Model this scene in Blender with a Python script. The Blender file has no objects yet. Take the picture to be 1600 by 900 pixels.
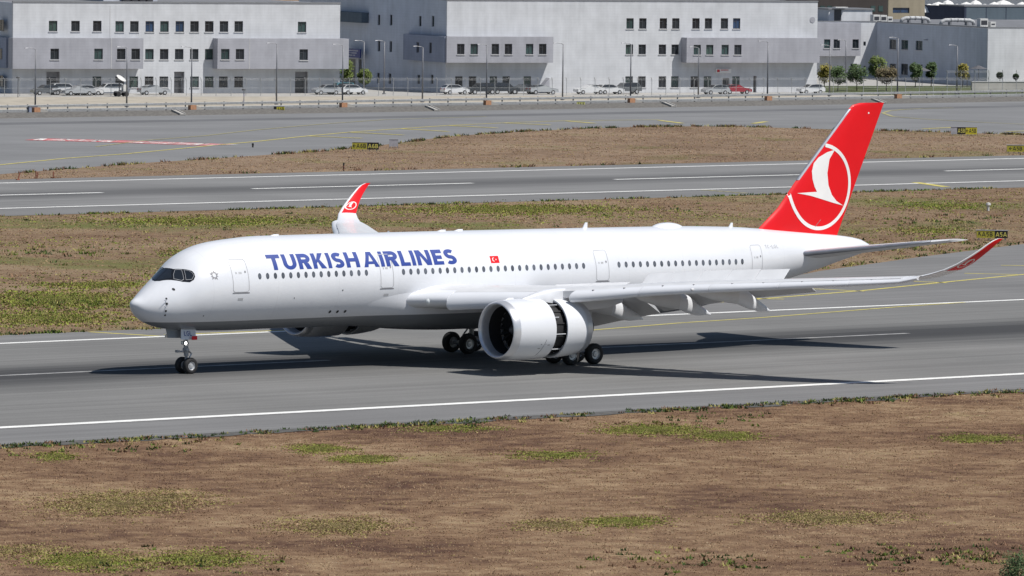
import bpy, bmesh, math, random
from mathutils import Vector, Matrix
from mathutils.geometry import tessellate_polygon
import numpy as np
random.seed(7); rng = np.random.default_rng(7)
C = bpy.context.scene.collection
sc = bpy.context.scene
rad = math.radians
# ------------------------------------------------------------------ camera
F_PX, YAW, PITCH, ROLL = 11064.9, 0.72087, 0.058422, 0.012559
CAM = Vector((-281.918, -358.036, 32.972))
fw = Vector((math.sin(YAW)*math.cos(PITCH), math.cos(YAW)*math.cos(PITCH), -math.sin(PITCH)))
_r = fw.cross(Vector((0, 0, 1))).normalized(); _u = _r.cross(fw)
rt = _r*math.cos(ROLL)+_u*math.sin(ROLL); up = -_r*math.sin(ROLL)+_u*math.cos(ROLL)
cd = bpy.data.cameras.new('camera'); cam = bpy.data.objects.new('camera', cd); C.objects.link(cam)
cd.sensor_width = 36; cd.sensor_fit = 'HORIZONTAL'; cd.lens = F_PX/1600*36
cd.clip_start = 1; cd.clip_end = 6000
M = Matrix((rt, up, -fw)).transposed().to_4x4(); M.translation = CAM
cam.matrix_world = M
sc.camera = cam
# ------------------------------------------------------------------ sky, sun, exposure
SUN = Vector((0.24, -0.60, 1.0)).normalized()
elev = math.asin(SUN.z); az = math.atan2(SUN.x, SUN.y)
w = bpy.data.worlds.new('World'); sc.world = w; w.use_nodes = True
nt = w.node_tree; bg = nt.nodes['Background']
sky = nt.nodes.new('ShaderNodeTexSky'); sky.sky_type = 'NISHITA'; sky.sun_disc = False
sky.sun_elevation = elev; sky.sun_rotation = az; sky.dust_density = 0.4; sky.ozone_density = 2.0; sky.altitude = 100
nt.links.new(sky.outputs[0], bg.inputs[0]); bg.inputs[1].default_value = 0.066
sl = bpy.data.lights.new('sun', 'SUN'); sl.energy = 5.0; sl.angle = rad(0.53); sl.color = (1, 0.96, 0.9)
so = bpy.data.objects.new('sun', sl); C.objects.link(so)
so.rotation_euler = (-SUN).to_track_quat('-Z', 'Y').to_euler(); so.location = (0, -100, 200)
sc.view_settings.view_transform = 'Standard'; sc.view_settings.look = 'None'
sc.view_settings.exposure = 0.0; sc.view_settings.gamma = 1; sc.view_settings.use_curve_mapping = False

# ------------------------------------------------------------------ pixel helpers (a pixel gives a direction; surfaces give the distance)
def ray(px, py): return fw+rt*((px-800)/F_PX)-up*((py-450)/F_PX)
def G(px, py, z=0.0):
    d = ray(px, py); return CAM+d*((z-CAM.z)/d.z)
BA = rad(-17)                                    # direction of the office facades
BD = Vector((math.cos(BA), math.sin(BA), 0)); BN = Vector((-BD.y, BD.x, 0))
BO = G(698, 147)
def bworld(s, n, z): return BO+BD*s+BN*n+Vector((0, 0, z))
def facade(px, py, n):                           # pixel -> (s, z) on the facade plane at depth n
    d = ray(px, py); o = BO+BN*n; t = (o-CAM).dot(BN)/d.dot(BN); P = CAM+d*t
    return (P-BO).dot(BD), P.z
def flank(px, py, s):                            # pixel -> (n, z) on a plane across the facades at s
    d = ray(px, py); o = BO+BD*s; t = (o-CAM).dot(BD)/d.dot(BD); P = CAM+d*t
    return (P-BO).dot(BN), P.z

# ------------------------------------------------------------------ materials
MATS = {}
def mat(name, col, rough=0.6, metal=0.0, vary=0.08, scale=3.0, bump=0.0, coat=0.0, emit=None, spec=0.5):
    if name in MATS: return MATS[name]
    m = bpy.data.materials.new(name); m.use_nodes = True; n = m.node_tree; b = n.nodes['Principled BSDF']
    b.inputs['Roughness'].default_value = rough; b.inputs['Metallic'].default_value = metal
    b.inputs['Specular IOR Level'].default_value = spec
    if coat: b.inputs['Coat Weight'].default_value = coat; b.inputs['Coat Roughness'].default_value = 0.08
    if vary or bump:
        tc = n.nodes.new('ShaderNodeTexCoord'); no = n.nodes.new('ShaderNodeTexNoise')
        no.inputs['Scale'].default_value = scale; no.inputs['Detail'].default_value = 5
        n.links.new(tc.outputs['Object'], no.inputs['Vector'])
        cr = n.nodes.new('ShaderNodeValToRGB')
        cr.color_ramp.elements[0].position = 0.3; cr.color_ramp.elements[1].position = 0.7
        cr.color_ramp.elements[0].color = [c*(1-vary) for c in col]+[1]
        cr.color_ramp.elements[1].color = [min(1, c*(1+vary)) for c in col]+[1]
        n.links.new(no.outputs['Fac'], cr.inputs['Fac']); n.links.new(cr.outputs['Color'], b.inputs['Base Color'])
        if bump:
            bp = n.nodes.new('ShaderNodeBump'); bp.inputs['Strength'].default_value = bump
            n.links.new(no.outputs['Fac'], bp.inputs['Height']); n.links.new(bp.outputs['Normal'], b.inputs['Normal'])
    else:
        b.inputs['Base Color'].default_value = list(col)+[1]
    if emit:
        b.inputs['Emission Color'].default_value = list(col)+[1]; b.inputs['Emission Strength'].default_value = emit
    MATS[name] = m; return m

class NB:                                        # tiny node-building helper
    def __init__(s, name):
        s.m = bpy.data.materials.new(name); s.m.use_nodes = True; s.n = s.m.node_tree
        s.b = s.n.nodes['Principled BSDF']; MATS[name] = s.m
    def node(s, t, **kw):
        o = s.n.nodes.new(t)
        for k, v in kw.items(): setattr(o, k, v)
        return o
    def link(s, a, b): s.n.links.new(a, b)
    def coords(s, scale=(1, 1, 1), kind='Object', rot=0, loc=(0, 0, 0)):
        tc = s.node('ShaderNodeTexCoord'); mp = s.node('ShaderNodeMapping')
        mp.inputs['Scale'].default_value = scale; mp.inputs['Rotation'].default_value = (0, 0, rot); mp.inputs['Location'].default_value = loc
        s.link(tc.outputs[kind], mp.inputs['Vector']); return mp.outputs[0]
    def noise(s, vec, scale, detail=4, rough=0.55, dist=0.0):
        o = s.node('ShaderNodeTexNoise'); o.inputs['Scale'].default_value = scale; o.inputs['Detail'].default_value = detail
        o.inputs['Roughness'].default_value = rough; o.inputs['Distortion'].default_value = dist
        s.link(vec, o.inputs['Vector']); return o.outputs['Fac']
    def ramp(s, fac, stops):
        o = s.node('ShaderNodeValToRGB'); e = o.color_ramp.elements
        while len(e) < len(stops): e.new(0.5)
        for el, (p, c) in zip(e, stops): el.position = p; el.color = (list(c)+[1]) if hasattr(c, '__len__') else (c, c, c, 1)
        s.link(fac, o.inputs['Fac']); return o.outputs['Color']
    def mix(s, fac, a, b, kind='MIX'):
        o = s.node('ShaderNodeMix', data_type='RGBA', blend_type=kind)
        for sock, v in ((o.inputs['Factor'], fac), (o.inputs['A'], a), (o.inputs['B'], b)):
            pass
        ins = [i for i in o.inputs if i.enabled]
        for sock, v in zip((o.inputs[0], o.inputs[6], o.inputs[7]), (fac, a, b)):
            if isinstance(v, (int, float)): sock.default_value = v
            elif isinstance(v, (tuple, list)): sock.default_value = list(v)+[1]
            else: s.link(v, sock)
        return o.outputs[2]
    def math(s, op, a, b=0.0, c=None):
        o = s.node('ShaderNodeMath', operation=op)
        for sock, v in zip(o.inputs, (a, b, c)):
            if v is None: continue
            if isinstance(v, (int, float)): sock.default_value = v
            else: s.link(v, sock)
        return o.outputs[0]
    def sep(s, vec):
        o = s.node('ShaderNodeSeparateXYZ'); s.link(vec, o.inputs[0]); return o.outputs
    def bump(s, h, strength, dist=0.1):
        o = s.node('ShaderNodeBump'); o.inputs['Strength'].default_value = strength; o.inputs['Distance'].default_value = dist
        s.link(h, o.inputs['Height']); s.link(o.outputs[0], s.b.inputs['Normal'])

def asphalt(name, base, centre_y=None, rubber=0.5, half=9, lean=1.0):
    k = NB(name); v = k.coords()
    st = k.coords((0.012, 0.9, 1)); st2 = k.coords((0.03, 3.5, 1))
    n1 = k.noise(v, 0.06, 5); n2 = k.noise(st, 1.0, 6, 0.6); n3 = k.noise(v, 9, 3); n4 = k.noise(st2, 1.0, 4)
    c = k.ramp(n1, [(0.3, [x*0.9 for x in base]), (0.7, [x*1.1 for x in base])])
    c = k.mix(1.0, c, k.ramp(n2, [(0.25, 0.80), (0.75, 1.16)]), 'MULTIPLY')
    c = k.mix(1.0, c, k.ramp(n4, [(0.3, 0.93), (0.7, 1.06)]), 'MULTIPLY')
    c = k.mix(1.0, c, k.ramp(n3, [(0.3, 0.9), (0.7, 1.1)]), 'MULTIPLY')
    if centre_y is not None:                     # tyre rubber laid down along the centre line
        y = k.sep(k.coords())[1]
        d = k.math('ABSOLUTE', k.math('SUBTRACT', y, centre_y))
        wob = k.math('MULTIPLY', n2, 6.0)
        fac = k.math('SUBTRACT', 1.0, k.math('DIVIDE', k.math('ADD', d, k.math('SUBTRACT', wob, 3.0)), half))
        fac = k.math('MULTIPLY', k.math('MINIMUM', k.math('MAXIMUM', fac, 0.0), 0.8), rubber)
        c = k.mix(fac, c, (0.02, 0.02, 0.023))
    k.link(c, k.b.inputs['Base Color']); k.b.inputs['Roughness'].default_value = 0.85
    k.b.inputs['Specular IOR Level'].default_value = 0.25
    k.bump(n3, 0.25, 0.02); return k.m

def grass_material(name, lo, mid, hi, green, gth, gscale=0.045, seed=0.0, green2=None):
    k = NB(name); v = k.coords(loc=(seed, seed*0.7, 0))
    a = k.noise(v, 0.05, 8, 0.62, 0.4); b = k.noise(v, 0.5, 6, 0.65); f = k.noise(v, 4.5, 5, 0.7); g = k.noise(v, gscale, 6, 0.6, 0.6)
    h = k.noise(v, 18, 2, 0.6)
    c = k.ramp(k.math('ADD', k.math('MULTIPLY', a, 0.55), k.math('MULTIPLY', b, 0.45)), [(0.40, lo), (0.50, mid), (0.61, hi)])
    gm = k.ramp(k.math('ADD', k.math('MULTIPLY', g, 0.8), k.math('MULTIPLY', b, 0.2)), [(gth, 0.0), (gth+0.13, 0.8)])
    c = k.mix(gm, c, k.ramp(f, [(0.3, [x*0.75 for x in green]), (0.7, green2 or [x*1.35 for x in green])]))
    c = k.mix(1.0, c, k.ramp(f, [(0.25, 0.74), (0.5, 1.0), (0.78, 1.25)]), 'MULTIPLY')
    c = k.mix(1.0, c, k.ramp(h, [(0.3, 0.75), (0.7, 1.22)]), 'MULTIPLY')
    k.link(c, k.b.inputs['Base Color']); k.b.inputs['Roughness'].default_value = 0.95
    k.b.inputs['Specular IOR Level'].default_value = 0.1
    k.bump(k.math('ADD', f, k.math('MULTIPLY', h, 0.6)), 0.9, 0.12); return k.m

# ------------------------------------------------------------------ mesh helpers
class MB:
    def __init__(s): s.v = []; s.f = []; s.mi = []
    def add(s, vs, fs, mi=0):
        o = len(s.v); s.v += [tuple(x) for x in vs]
        for q in fs: s.f.append(tuple(i+o for i in q)); s.mi.append(mi)
        return s
    def box(s, x0, x1, y0, y1, z0, z1, mi=0, mx=None):
        vs = [Vector((x, y, z)) for z in (z0, z1) for y in (y0, y1) for x in (x0, x1)]
        if mx is not None: vs = [mx @ q for q in vs]
        return s.add(vs, [(0, 2, 3, 1), (4, 5, 7, 6), (0, 1, 5, 4), (2, 6, 7, 3), (0, 4, 6, 2), (1, 3, 7, 5)], mi)
    def tube(s, pts, radii, seg=8, mi=0, caps=True):
        pts = [Vector(p) for p in pts]
        if not hasattr(radii, '__len__'): radii = [radii]*len(pts)
        o = len(s.v); N = len(pts)
        for i, p in enumerate(pts):
            d = (pts[min(i+1, N-1)]-pts[max(i-1, 0)]).normalized()
            a = d.orthogonal().normalized() if abs(d.z) > 0.99 else d.cross(Vector((0, 0, 1))).normalized()
            b = d.cross(a)
            for j in range(seg):
                t = 2*math.pi*j/seg; s.v.append(tuple(p+(a*math.cos(t)+b*math.sin(t))*radii[i]))
        for i in range(N-1):
            for j in range(seg):
                k = (j+1) % seg; s.f.append((o+i*seg+j, o+i*seg+k, o+(i+1)*seg+k, o+(i+1)*seg+j)); s.mi.append(mi)
        if caps:
            s.f.append(tuple(o+j for j in range(seg))[::-1]); s.mi.append(mi)
            s.f.append(tuple(o+(N-1)*seg+j for j in range(seg))); s.mi.append(mi)
        return s
    def loft(s, rings, mi=0, closed=True, cap0=True, cap1=True):
        o = len(s.v); n = len(rings[0])
        for r in rings: s.v += [tuple(p) for p in r]
        for i in range(len(rings)-1):
            for j in range(n if closed else n-1):
                k = (j+1) % n; s.f.append((o+i*n+j, o+i*n+k, o+(i+1)*n+k, o+(i+1)*n+j)); s.mi.append(mi)
        if closed and cap0: s.f.append(tuple(o+j for j in range(n))[::-1]); s.mi.append(mi)
        if closed and cap1: s.f.append(tuple(o+(len(rings)-1)*n+j for j in range(n))); s.mi.append(mi)
        return s
    def lathe(s, prof, seg=48, mi=0, axis='x', c=(0, 0, 0), a0=0, a1=2*math.pi):
        # prof: list of (axial, radius)
        full = abs(a1-a0-2*math.pi) < 1e-6; n = seg if full else seg+1
        rings = []
        for ax, r in prof:
            ring = []
            for j in range(n):
                t = a0+(a1-a0)*j/seg
                if axis == 'x': q = (c[0]+ax, c[1]+r*math.cos(t), c[2]+r*math.sin(t))
                elif axis == 'y': q = (c[0]+r*math.cos(t), c[1]+ax, c[2]+r*math.sin(t))
                else: q = (c[0]+r*math.cos(t), c[1]+r*math.sin(t), c[2]+ax)
                ring.append(q)
            rings.append(ring)
        o = len(s.v)
        for r in rings: s.v += r
        for i in range(len(rings)-1):
            for j in range(n if full else n-1):
                k = (j+1) % n; s.f.append((o+i*n+j, o+i*n+k, o+(i+1)*n+k, o+(i+1)*n+j)); s.mi.append(mi)
        return s
    def build(s, name, mats, parent=None, smooth=False, angle=None):
        me = bpy.data.meshes.new(name); me.from_pydata(s.v, [], s.f)
        if not isinstance(mats, (list, tuple)): mats = [mats]
        for m in mats: me.materials.append(m)
        if len(mats) > 1: me.polygons.foreach_set('material_index', s.mi)
        bm = bmesh.new(); bm.from_mesh(me); bmesh.ops.recalc_face_normals(bm, faces=bm.faces); bm.to_mesh(me); bm.free()
        if smooth:
            me.polygons.foreach_set('use_smooth', [True]*len(me.polygons))
            if angle: me.set_sharp_from_angle(angle=rad(angle))
        o = bpy.data.objects.new(name, me); C.objects.link(o)
        if parent is not None: o.parent = parent
        return o
def raw(name, v, f, m, parent=None):
    me = bpy.data.meshes.new(name); me.from_pydata(v, [], f)
    for x in (m if isinstance(m, (list, tuple)) else [m]): me.materials.append(x)
    o = bpy.data.objects.new(name, me); C.objects.link(o); o.parent = parent; return o
def tag(o, label=None, cat=None, group=None, kind=None):
    if label: o['label'] = label
    if cat: o['category'] = cat
    if group: o['group'] = group
    if kind: o['kind'] = kind
    return o
def empty(name, loc=(0, 0, 0), rz=0.0):
    o = bpy.data.objects.new(name, None); C.objects.link(o); o.location = loc; o.rotation_euler = (0, 0, rz); o.empty_display_size = 0.5
    return o
def copy_tree(o, parent=None):
    c = o.copy(); C.objects.link(c); c.parent = parent
    for ch in o.children: copy_tree(ch, c)
    return c
def pchip(xs, ys):
    xs = np.array(xs, float); ys = np.array(ys, float); h = np.diff(xs); d = np.diff(ys)/h; m = np.zeros_like(ys)
    for i in range(1, len(xs)-1):
        if d[i-1]*d[i] > 0:
            w1 = 2*h[i]+h[i-1]; w2 = h[i]+2*h[i-1]; m[i] = (w1+w2)/(w1/d[i-1]+w2/d[i])
    m[0] = d[0]; m[-1] = d[-1]
    def f(x):
        i = min(max(int(np.searchsorted(xs, x, side='right'))-1, 0), len(xs)-2); t = (min(max(x, xs[0]), xs[-1])-xs[i])/h[i]
        return float((1+2*t)*(1-t)**2*ys[i]+t*(1-t)**2*h[i]*m[i]+t*t*(3-2*t)*ys[i+1]+t*t*(t-1)*h[i]*m[i+1])
    return f

# decals: 2-D loops are triangulated, cut on a grid and laid onto a surface
def decal_mesh(mb, loops, fn, du, dv, mi=0):
    flat = [p for l in loops for p in l]
    tris = tessellate_polygon([[Vector((a, b, 0)) for a, b in l] for l in loops])
    bm = bmesh.new(); vs = [bm.verts.new((a, b, 0)) for a, b in flat]
    for t in tris:
        try: bm.faces.new([vs[i] for i in t])
        except ValueError: pass
    us = [p[0] for p in flat]; vv = [p[1] for p in flat]
    for lo, hi, st, ax in ((min(us), max(us), du, 0), (min(vv), max(vv), dv, 1)):
        k = lo+st
        while k < hi-1e-6:
            co = [0, 0, 0]; co[ax] = k; no = [0, 0, 0]; no[ax] = 1
            bmesh.ops.bisect_plane(bm, geom=bm.verts[:]+bm.edges[:]+bm.faces[:], plane_co=co, plane_no=no)
            k += st
    bm.verts.ensure_lookup_table(); bm.verts.index_update()
    V = [fn(q.co.x, q.co.y) for q in bm.verts]; Fs = [tuple(x.index for x in q.verts) for q in bm.faces]
    bm.free(); mb.add(V, Fs, mi)

def stroke(pts, t, closed=False):                # mitred outline of a polyline
    P = [Vector(p) for p in pts]; n = len(P); L = []; R = []
    for i in range(n):
        if closed: a, b, c = P[i-1], P[i], P[(i+1) % n]
        else: a, b, c = (P[i-1] if i else None), P[i], (P[i+1] if i < n-1 else None)
        d1 = (b-a).normalized() if a is not None else None; d2 = (c-b).normalized() if c is not None else None
        if d1 is None: d1 = d2
        if d2 is None: d2 = d1
        n1 = Vector((-d1.y, d1.x)); n2 = Vector((-d2.y, d2.x)); m = (n1+n2)
        m = m.normalized() if m.length > 1e-6 else n1
        k = t/2/max(0.35, m.dot(n1)); L.append(tuple(b+m*k)); R.append(tuple(b-m*k))
    return [L, R] if closed else [L+R[::-1]]
def arc(cx, cy, rx, ry, a0, a1, n=14): return [(cx+rx*math.cos(rad(a0+(a1-a0)*i/n)), cy+ry*math.sin(rad(a0+(a1-a0)*i/n))) for i in range(n+1)]
def glyph(ch, w, t):                             # strokes of a geometric sans capital in a w x 1 cell; each entry = loops of one piece
    h = t/2
    if ch == 'T': return [[[(0, 1), (w, 1), (w, 1-t), (w/2+h, 1-t), (w/2+h, 0), (w/2-h, 0), (w/2-h, 1-t), (0, 1-t)]]]
    if ch in 'I1': return [[[(w/2-h, 0), (w/2+h, 0), (w/2+h, 1), (w/2-h, 1)]]]
    if ch == 'L': return [[[(0, 0), (w, 0), (w, t), (t, t), (t, 1), (0, 1)]]]
    if ch == 'E':
        a = 0.5-h; b = 0.5+h
        return [[[(0, 0), (w, 0), (w, t), (t, t), (t, a), (w*.9, a), (w*.9, b), (t, b), (t, 1-t), (w, 1-t), (w, 1), (0, 1)]]]
    if ch == 'H':
        a = 0.5-h; b = 0.5+h
        return [[[(0, 0), (t, 0), (t, a), (w-t, a), (w-t, 0), (w, 0), (w, 1), (w-t, 1), (w-t, b), (t, b), (t, 1), (0, 1)]]]
    if ch == 'N':
        k = t*1.25; return [[[(0, 0), (t, 0), (t, 1-k*1.15), (w-k, 0), (w, 0), (w, 1), (w-t, 1), (w-t, k*1.15), (k, 1), (0, 1)]]]
    if ch == 'U': return [stroke([(h, 1), (h, .42)]+arc(w/2, .42, w/2-h, .42-h, 180, 360, 16)[1:]+[(w-h, 1)], t)]
    if ch == 'A':
        k = t*1.05; x = lambda z: w/2*z
        return [[[(0, 0), (k, 0), (k+(w/2-k)*.2, .2*1.0), (w-k-(w/2-k)*.2, .2), (w-k, 0), (w, 0), (w/2+k*.55, 1), (w/2-k*.55, 1)],
                 [(k+(w/2-k)*.40, .38), (w-k-(w/2-k)*.40, .38), (w/2, .80)]]]
    if ch == 'K': return [[[(0, 0), (t, 0), (t, .34), (t+w*.1, .45), (w-t*1.35, 0), (w, 0), (t+w*.28, .585), (w-t*.2, 1), (w-t*1.5, 1), (t, .56), (t, 1), (0, 1)]]]
    if ch in 'RPB':
        r = (1-.40-t)/2+h; cy = 1-h-(1-h-(.40+h))/2; ry = (1-h-(.40+h))/2; rx = min(w*.52, ry*1.15)
        bowl = [(h, 1-h), (w-rx-h, 1-h)]+arc(w-rx-h, cy, rx, ry, 90, -90, 12)[1:]+[(h, .40+h)]
        out = [[[(0, 0), (t, 0), (t, 1), (0, 1)]], stroke([(t, 1-h)]+bowl[1:-1]+[(t, .40+h)], t)]
        if ch == 'R': out.append([[(w*.42, .40), (w*.42+t*1.2, .40), (w, 0), (w-t*1.25, 0)]])
        if ch == 'B':
            cy2 = (.40+h+h)/2; ry2 = (.40+h-h)/2
            out[1] = stroke([(t, 1-h), (w*.9-ry-h, 1-h)]+arc(w*.9-ry-h, cy, ry, ry, 90, -90, 10)[1:]+[(t, .40+h)], t)
            out.append(stroke([(t, h), (w-ry2-h, h)]+arc(w-ry2-h, cy2, ry2, ry2*.8, -90, 78, 10)[1:], t))
        return out
    if ch == 'S':
        p = arc(w/2, .735, w/2-h, .265-h, 35, 180, 14)+arc(w/2, .735, w/2-h, .235, 180, 250, 6)[1:]+arc(w/2, .265, w/2-h, .235, 70, 0, 6)+arc(w/2, .265, w/2-h, .265-h, 0, -145, 14)[1:]
        return [stroke(p, t)]
    if ch == 'G': return [stroke(arc(w/2, .5, w/2-h, .5-h, 45, 340, 26)+[(w-h, .46), (w*.55, .46)], t)]
    if ch == 'C': return [stroke(arc(w/2, .5, w/2-h, .5-h, 45, 315, 24), t)]
    if ch == 'D': return [stroke([(h, h), (h, 1-h), (w*.45, 1-h)]+arc(w*.45, .5, w*.55-h, .5-h, 90, -90, 14)[1:], t, True)]
    if ch == '6': return [stroke(arc(w/2, .31, w/2-h, .31-h, 0, 360, 20)[:-1], t, True), stroke(arc(w/2, .5, w/2-h, .5-h, 55, 180, 10)+[(h, .31)], t)]
    if ch == '5': return [stroke([(w*.9, 1-h), (h, 1-h), (h, .55), (w*.45, .6)]+arc(w*.45, .33, w*.5-h, .29, 80, -130, 14), t)]
    if ch == '-': return [[[(0, .42), (w, .42), (w, .42+t), (0, .42+t)]]]
    if ch == '<': return [stroke([(w, .15), (h, .85)], t), stroke([(h, .3), (h, .9), (w*.7, .9)], t)]
    if ch == '{': return [stroke([(0, .5), (w, .5)], t), stroke([(w*.45, .9), (0, .5), (w*.45, .1)], t)]
    return []
GW = dict(T=.78, U=.80, R=.76, K=.80, I=.19, S=.68, H=.82, A=.92, L=.58, N=.86, E=.62, G=.82, C=.80, B=.70, D=.8)
GW.update({'6': .62, '5': .6, '-': .4, '<': .6, '{': .7, ' ': .4})
def flat_text(name, txt, m, parent, cx, z0, height, depth_y, t=.16, maxw=None, gap=.14):
    # lettering on a panel facing -y (local), one mesh
    ws = [GW[c] for c in txt]; tot = sum(ws)+gap*(len(txt)-1); k = height
    sx = height if maxw is None or tot*height <= maxw else maxw/tot
    x = cx-tot*sx/2; mb = MB()
    for c, wd in zip(txt, ws):
        for i, loops in enumerate(glyph(c, wd, t)):
            decal_mesh(mb, loops, lambda a, b, i=i: (x+a*sx, depth_y-0.002*i, z0+b*k), 9, 9)
        x += (wd+gap)*sx
    return mb.build(name, m, parent)
# ================================================================== SETTING
CY = 3.98                                        # runway centre line, 0.43 m crown
def rz(Y): return max(0.0, 0.427*(1-abs(Y-CY)/30.0))
m_dry = grass_material('dry_grass_near', (.115, .064, .045), (.235, .148, .090), (.38, .27, .165), (.15, .15, .05), .60, .05)
m_mid = grass_material('dry_grass_middle', (.185, .120, .078), (.25, .175, .112), (.31, .23, .15), (.115, .15, .035), .50, .03, 40, (.17, .20, .06))
m_isl = grass_material('dry_grass_island', (.20, .138, .095), (.255, .18, .125), (.31, .23, .16), (.14, .15, .05), .55, .06, 90)
m_rwy = asphalt('runway_asphalt', (.176, .175, .171), CY, 1.0, 11.5)
m_sho = asphalt('shoulder_asphalt', (.178, .177, .177))
m_far = asphalt('far_runway_asphalt', (.192, .192, .192), 211.45, 0.6, 10)
m_twy = asphalt('taxiway_asphalt', (.192, .194, .198))
m_road = asphalt('road_asphalt', (.20, .20, .20))
m_conc = mat('concrete', (.36, .35, .33), .85, vary=.12, scale=.6, bump=.1)
m_sand = mat('sand', (.37, .335, .275), .95, vary=.2, scale=.4, bump=.3)
m_grav = mat('gravel', (.125, .118, .108), .95, vary=.35, scale=2.5, bump=.6)
m_white = mat('marking_white', (.74, .74, .72), .75, vary=.12, scale=1.2)
m_yel = mat('marking_yellow', (.52, .45, .13), .75, vary=.18, scale=1.0)
m_yel2 = mat('marking_yellow_faded', (.36, .33, .16), .8, vary=.2, scale=.7)
m_red = mat('marking_red', (.52, .10, .11), .75, vary=.2, scale=1.0)
def sheet(name, pts, m, parent=None, structure=True, zf=None):
    v = [(p[0], p[1], (p[2] if len(p) > 2 else 0)) for p in pts]
    tr = tessellate_polygon([[Vector((a[0], a[1], 0)) for a in v]])
    o = raw(name, v, [tuple(t) for t in tr], m, parent)
    bm = bmesh.new(); bm.from_mesh(o.data)
    for f in bm.faces:
        if f.normal.z < 0: f.normal_flip()
    bm.to_mesh(o.data); bm.free()
    if structure and parent is None: tag(o, kind='structure')
    return o
FAR = 4000
sheet('ground', [(-FAR, -FAR, -.05), (FAR, -FAR, -.05), (FAR, FAR, -.05), (-FAR, FAR, -.05)], m_dry)
# near runway: shoulders and a crowned carriageway
sheet('runway_shoulder', [(-900, -35.2, -.012), (1400, -35.2, -.012), (1400, -25.6, -.008), (-900, -25.6, -.008)], m_sho)
es_x = lin_ = [-120+2*i for i in range(120)]
sheet('runway_edge_strip', [(-120, -35.1, -.02)]+[(118, -35.1, -.02)]+[(x, -36.2-.9*abs(math.sin(x*.37)+.6*math.sin(x*.91+1)+.5*math.sin(x*.13)), -.02) for x in reversed(es_x)], mat('crumbled_edge', (.085, .083, .078), .95, vary=.4, scale=1.5, bump=.6))
ex = [G(1282, 423), G(1440, 401), G(1600, 381)]
sheet('verge_between_runways', [(-900, 38, -.03), (1400, 38, -.03), (1400, 180, -.03), (-900, 180, -.03)], m_mid)
sheet('exit_taxiway', [(-900, 33.4, -.010), (60, 33.4, -.010), (1400, 33.4, -.010), (1400, 640, -.010), (ex[2].x, ex[2].y, -.010), (ex[1].x, ex[1].y, -.010), (ex[0].x, ex[0].y, -.010), (108, 58, -.010), (85, 47, -.010), (60, 40.6, -.010), (-900, 40.4, -.010)], m_sho)
rw = MB()
ys = [-26.2, CY, 34.2]
rw.add([(x, y, rz(y)) for y in ys for x in (-900, 1400)], [(0, 1, 3, 2), (2, 3, 5, 4)])
runway = tag(rw.build('runway', m_rwy), kind='structure')
def strip(name, pts, width, m, parent, zoff=.012, zf=rz, across=None):
    # painted line along pts (world x,y); width measured square to the line
    P = [Vector((p[0], p[1])) for p in pts]; v = []; f = []
    for i, q in enumerate(P):
        d = (P[min(i+1, len(P)-1)]-P[max(i-1, 0)]).normalized(); n = Vector((-d.y, d.x))*width/2
        for s in (-1, 1): a = q+n*s; v.append((a.x, a.y, zf(a.y)+zoff))
        if i: f.append((2*i-2, 2*i-1, 2*i+1, 2*i))
    o = raw(name, v, f, m, parent)
    bm = bmesh.new(); bm.from_mesh(o.data)
    for q in bm.faces:
        if q.normal.z < 0: q.normal_flip()
    bm.to_mesh(o.data); bm.free(); return o
strip('edge_line', [(-900, -25.55), (1400, -25.55)], .95, m_white, runway)
strip('edge_line', [(-900, 33.5), (1400, 33.5)], .95, m_white, runway)
m_cl = mat('marking_worn', (.27, .27, .27), .8, vary=.35, scale=.8)
for x0 in (-76, -14, 40, 100, 160, 220, 280):
    v = [(x0, CY-.3, rz(CY-.3)+.012), (x0+34, CY-.3, rz(CY-.3)+.012), (x0+34, CY, rz(CY)+.012), (x0, CY, rz(CY)+.012), (x0+34, CY+.3, rz(CY+.3)+.012), (x0, CY+.3, rz(CY+.3)+.012)]
    raw('centre_line_dash', v, [(0, 1, 2, 3), (3, 2, 4, 5)], m_cl, runway)
flat0 = lambda y: 0.0
# yellow exit markings beside / across the runway (pixels on the ground)
GP = lambda *q: [(G(*a).x, G(*a).y) for a in q]
strip('exit_line', GP((915, 521), (1060, 508), (1189, 499), (1408, 480), (1507, 473)), .45, m_yel, runway, .02)
for l in (GP((1060, 478), (1126, 472), (1348, 454), (1474, 441), (1597, 429), (1700, 419)), GP((1243, 450), (1351, 455)), GP((1420, 439), (1480, 442)), GP((1507, 427), (1591, 429)), GP((1564, 414.5), (1640, 415.5)), GP((1180, 466), (1225, 467.5)),
          GP((140, 518.5), (255, 525.5)), GP((258, 523), (500, 514)), GP((430, 517), (520, 513))):
    strip('exit_line', l, .5, m_yel, runway, .004, flat0)
# far runway
farr = sheet('distant_runway', [(-900, 188, 0), (1500, 188, 0), (1500, 234.6, 0), (-900, 234.6, 0)], m_far)
sheet('distant_runway_shoulder', [(-900, 177.6, -.015), (1500, 177.6, -.015), (1500, 188.4, -.012), (-900, 188.4, -.012)], m_sho)
sheet('distant_runway_outer_shoulder', [(-900, 234.2, -.012), (1500, 234.2, -.012), (1500, 240.5, -.015), (-900, 240.5, -.015)], m_sho)
strip('edge_line', [(-900, 189.4), (1500, 189.4)], .9, m_white, farr, .006, flat0)
strip('edge_line', [(-900, 233.5), (1500, 233.5)], .9, m_white, farr, .006, flat0)
for a, b in (((-220, 304), (118, 298)), ((352, 292), (690, 283)), ((905, 277), (1217, 269)), ((1413, 263.5), (1720, 256.5))):
    A = G(*a); B = G(*b); y = (A.y+B.y)/2
    strip('centre_line_dash', [(A.x, 211.6), (B.x, 211.6)], .9, m_white, farr, .006, flat0)
strip('exit_line', GP((1430, 285), (1478, 292)), 1.1, m_yel, farr, .012, flat0)
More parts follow.
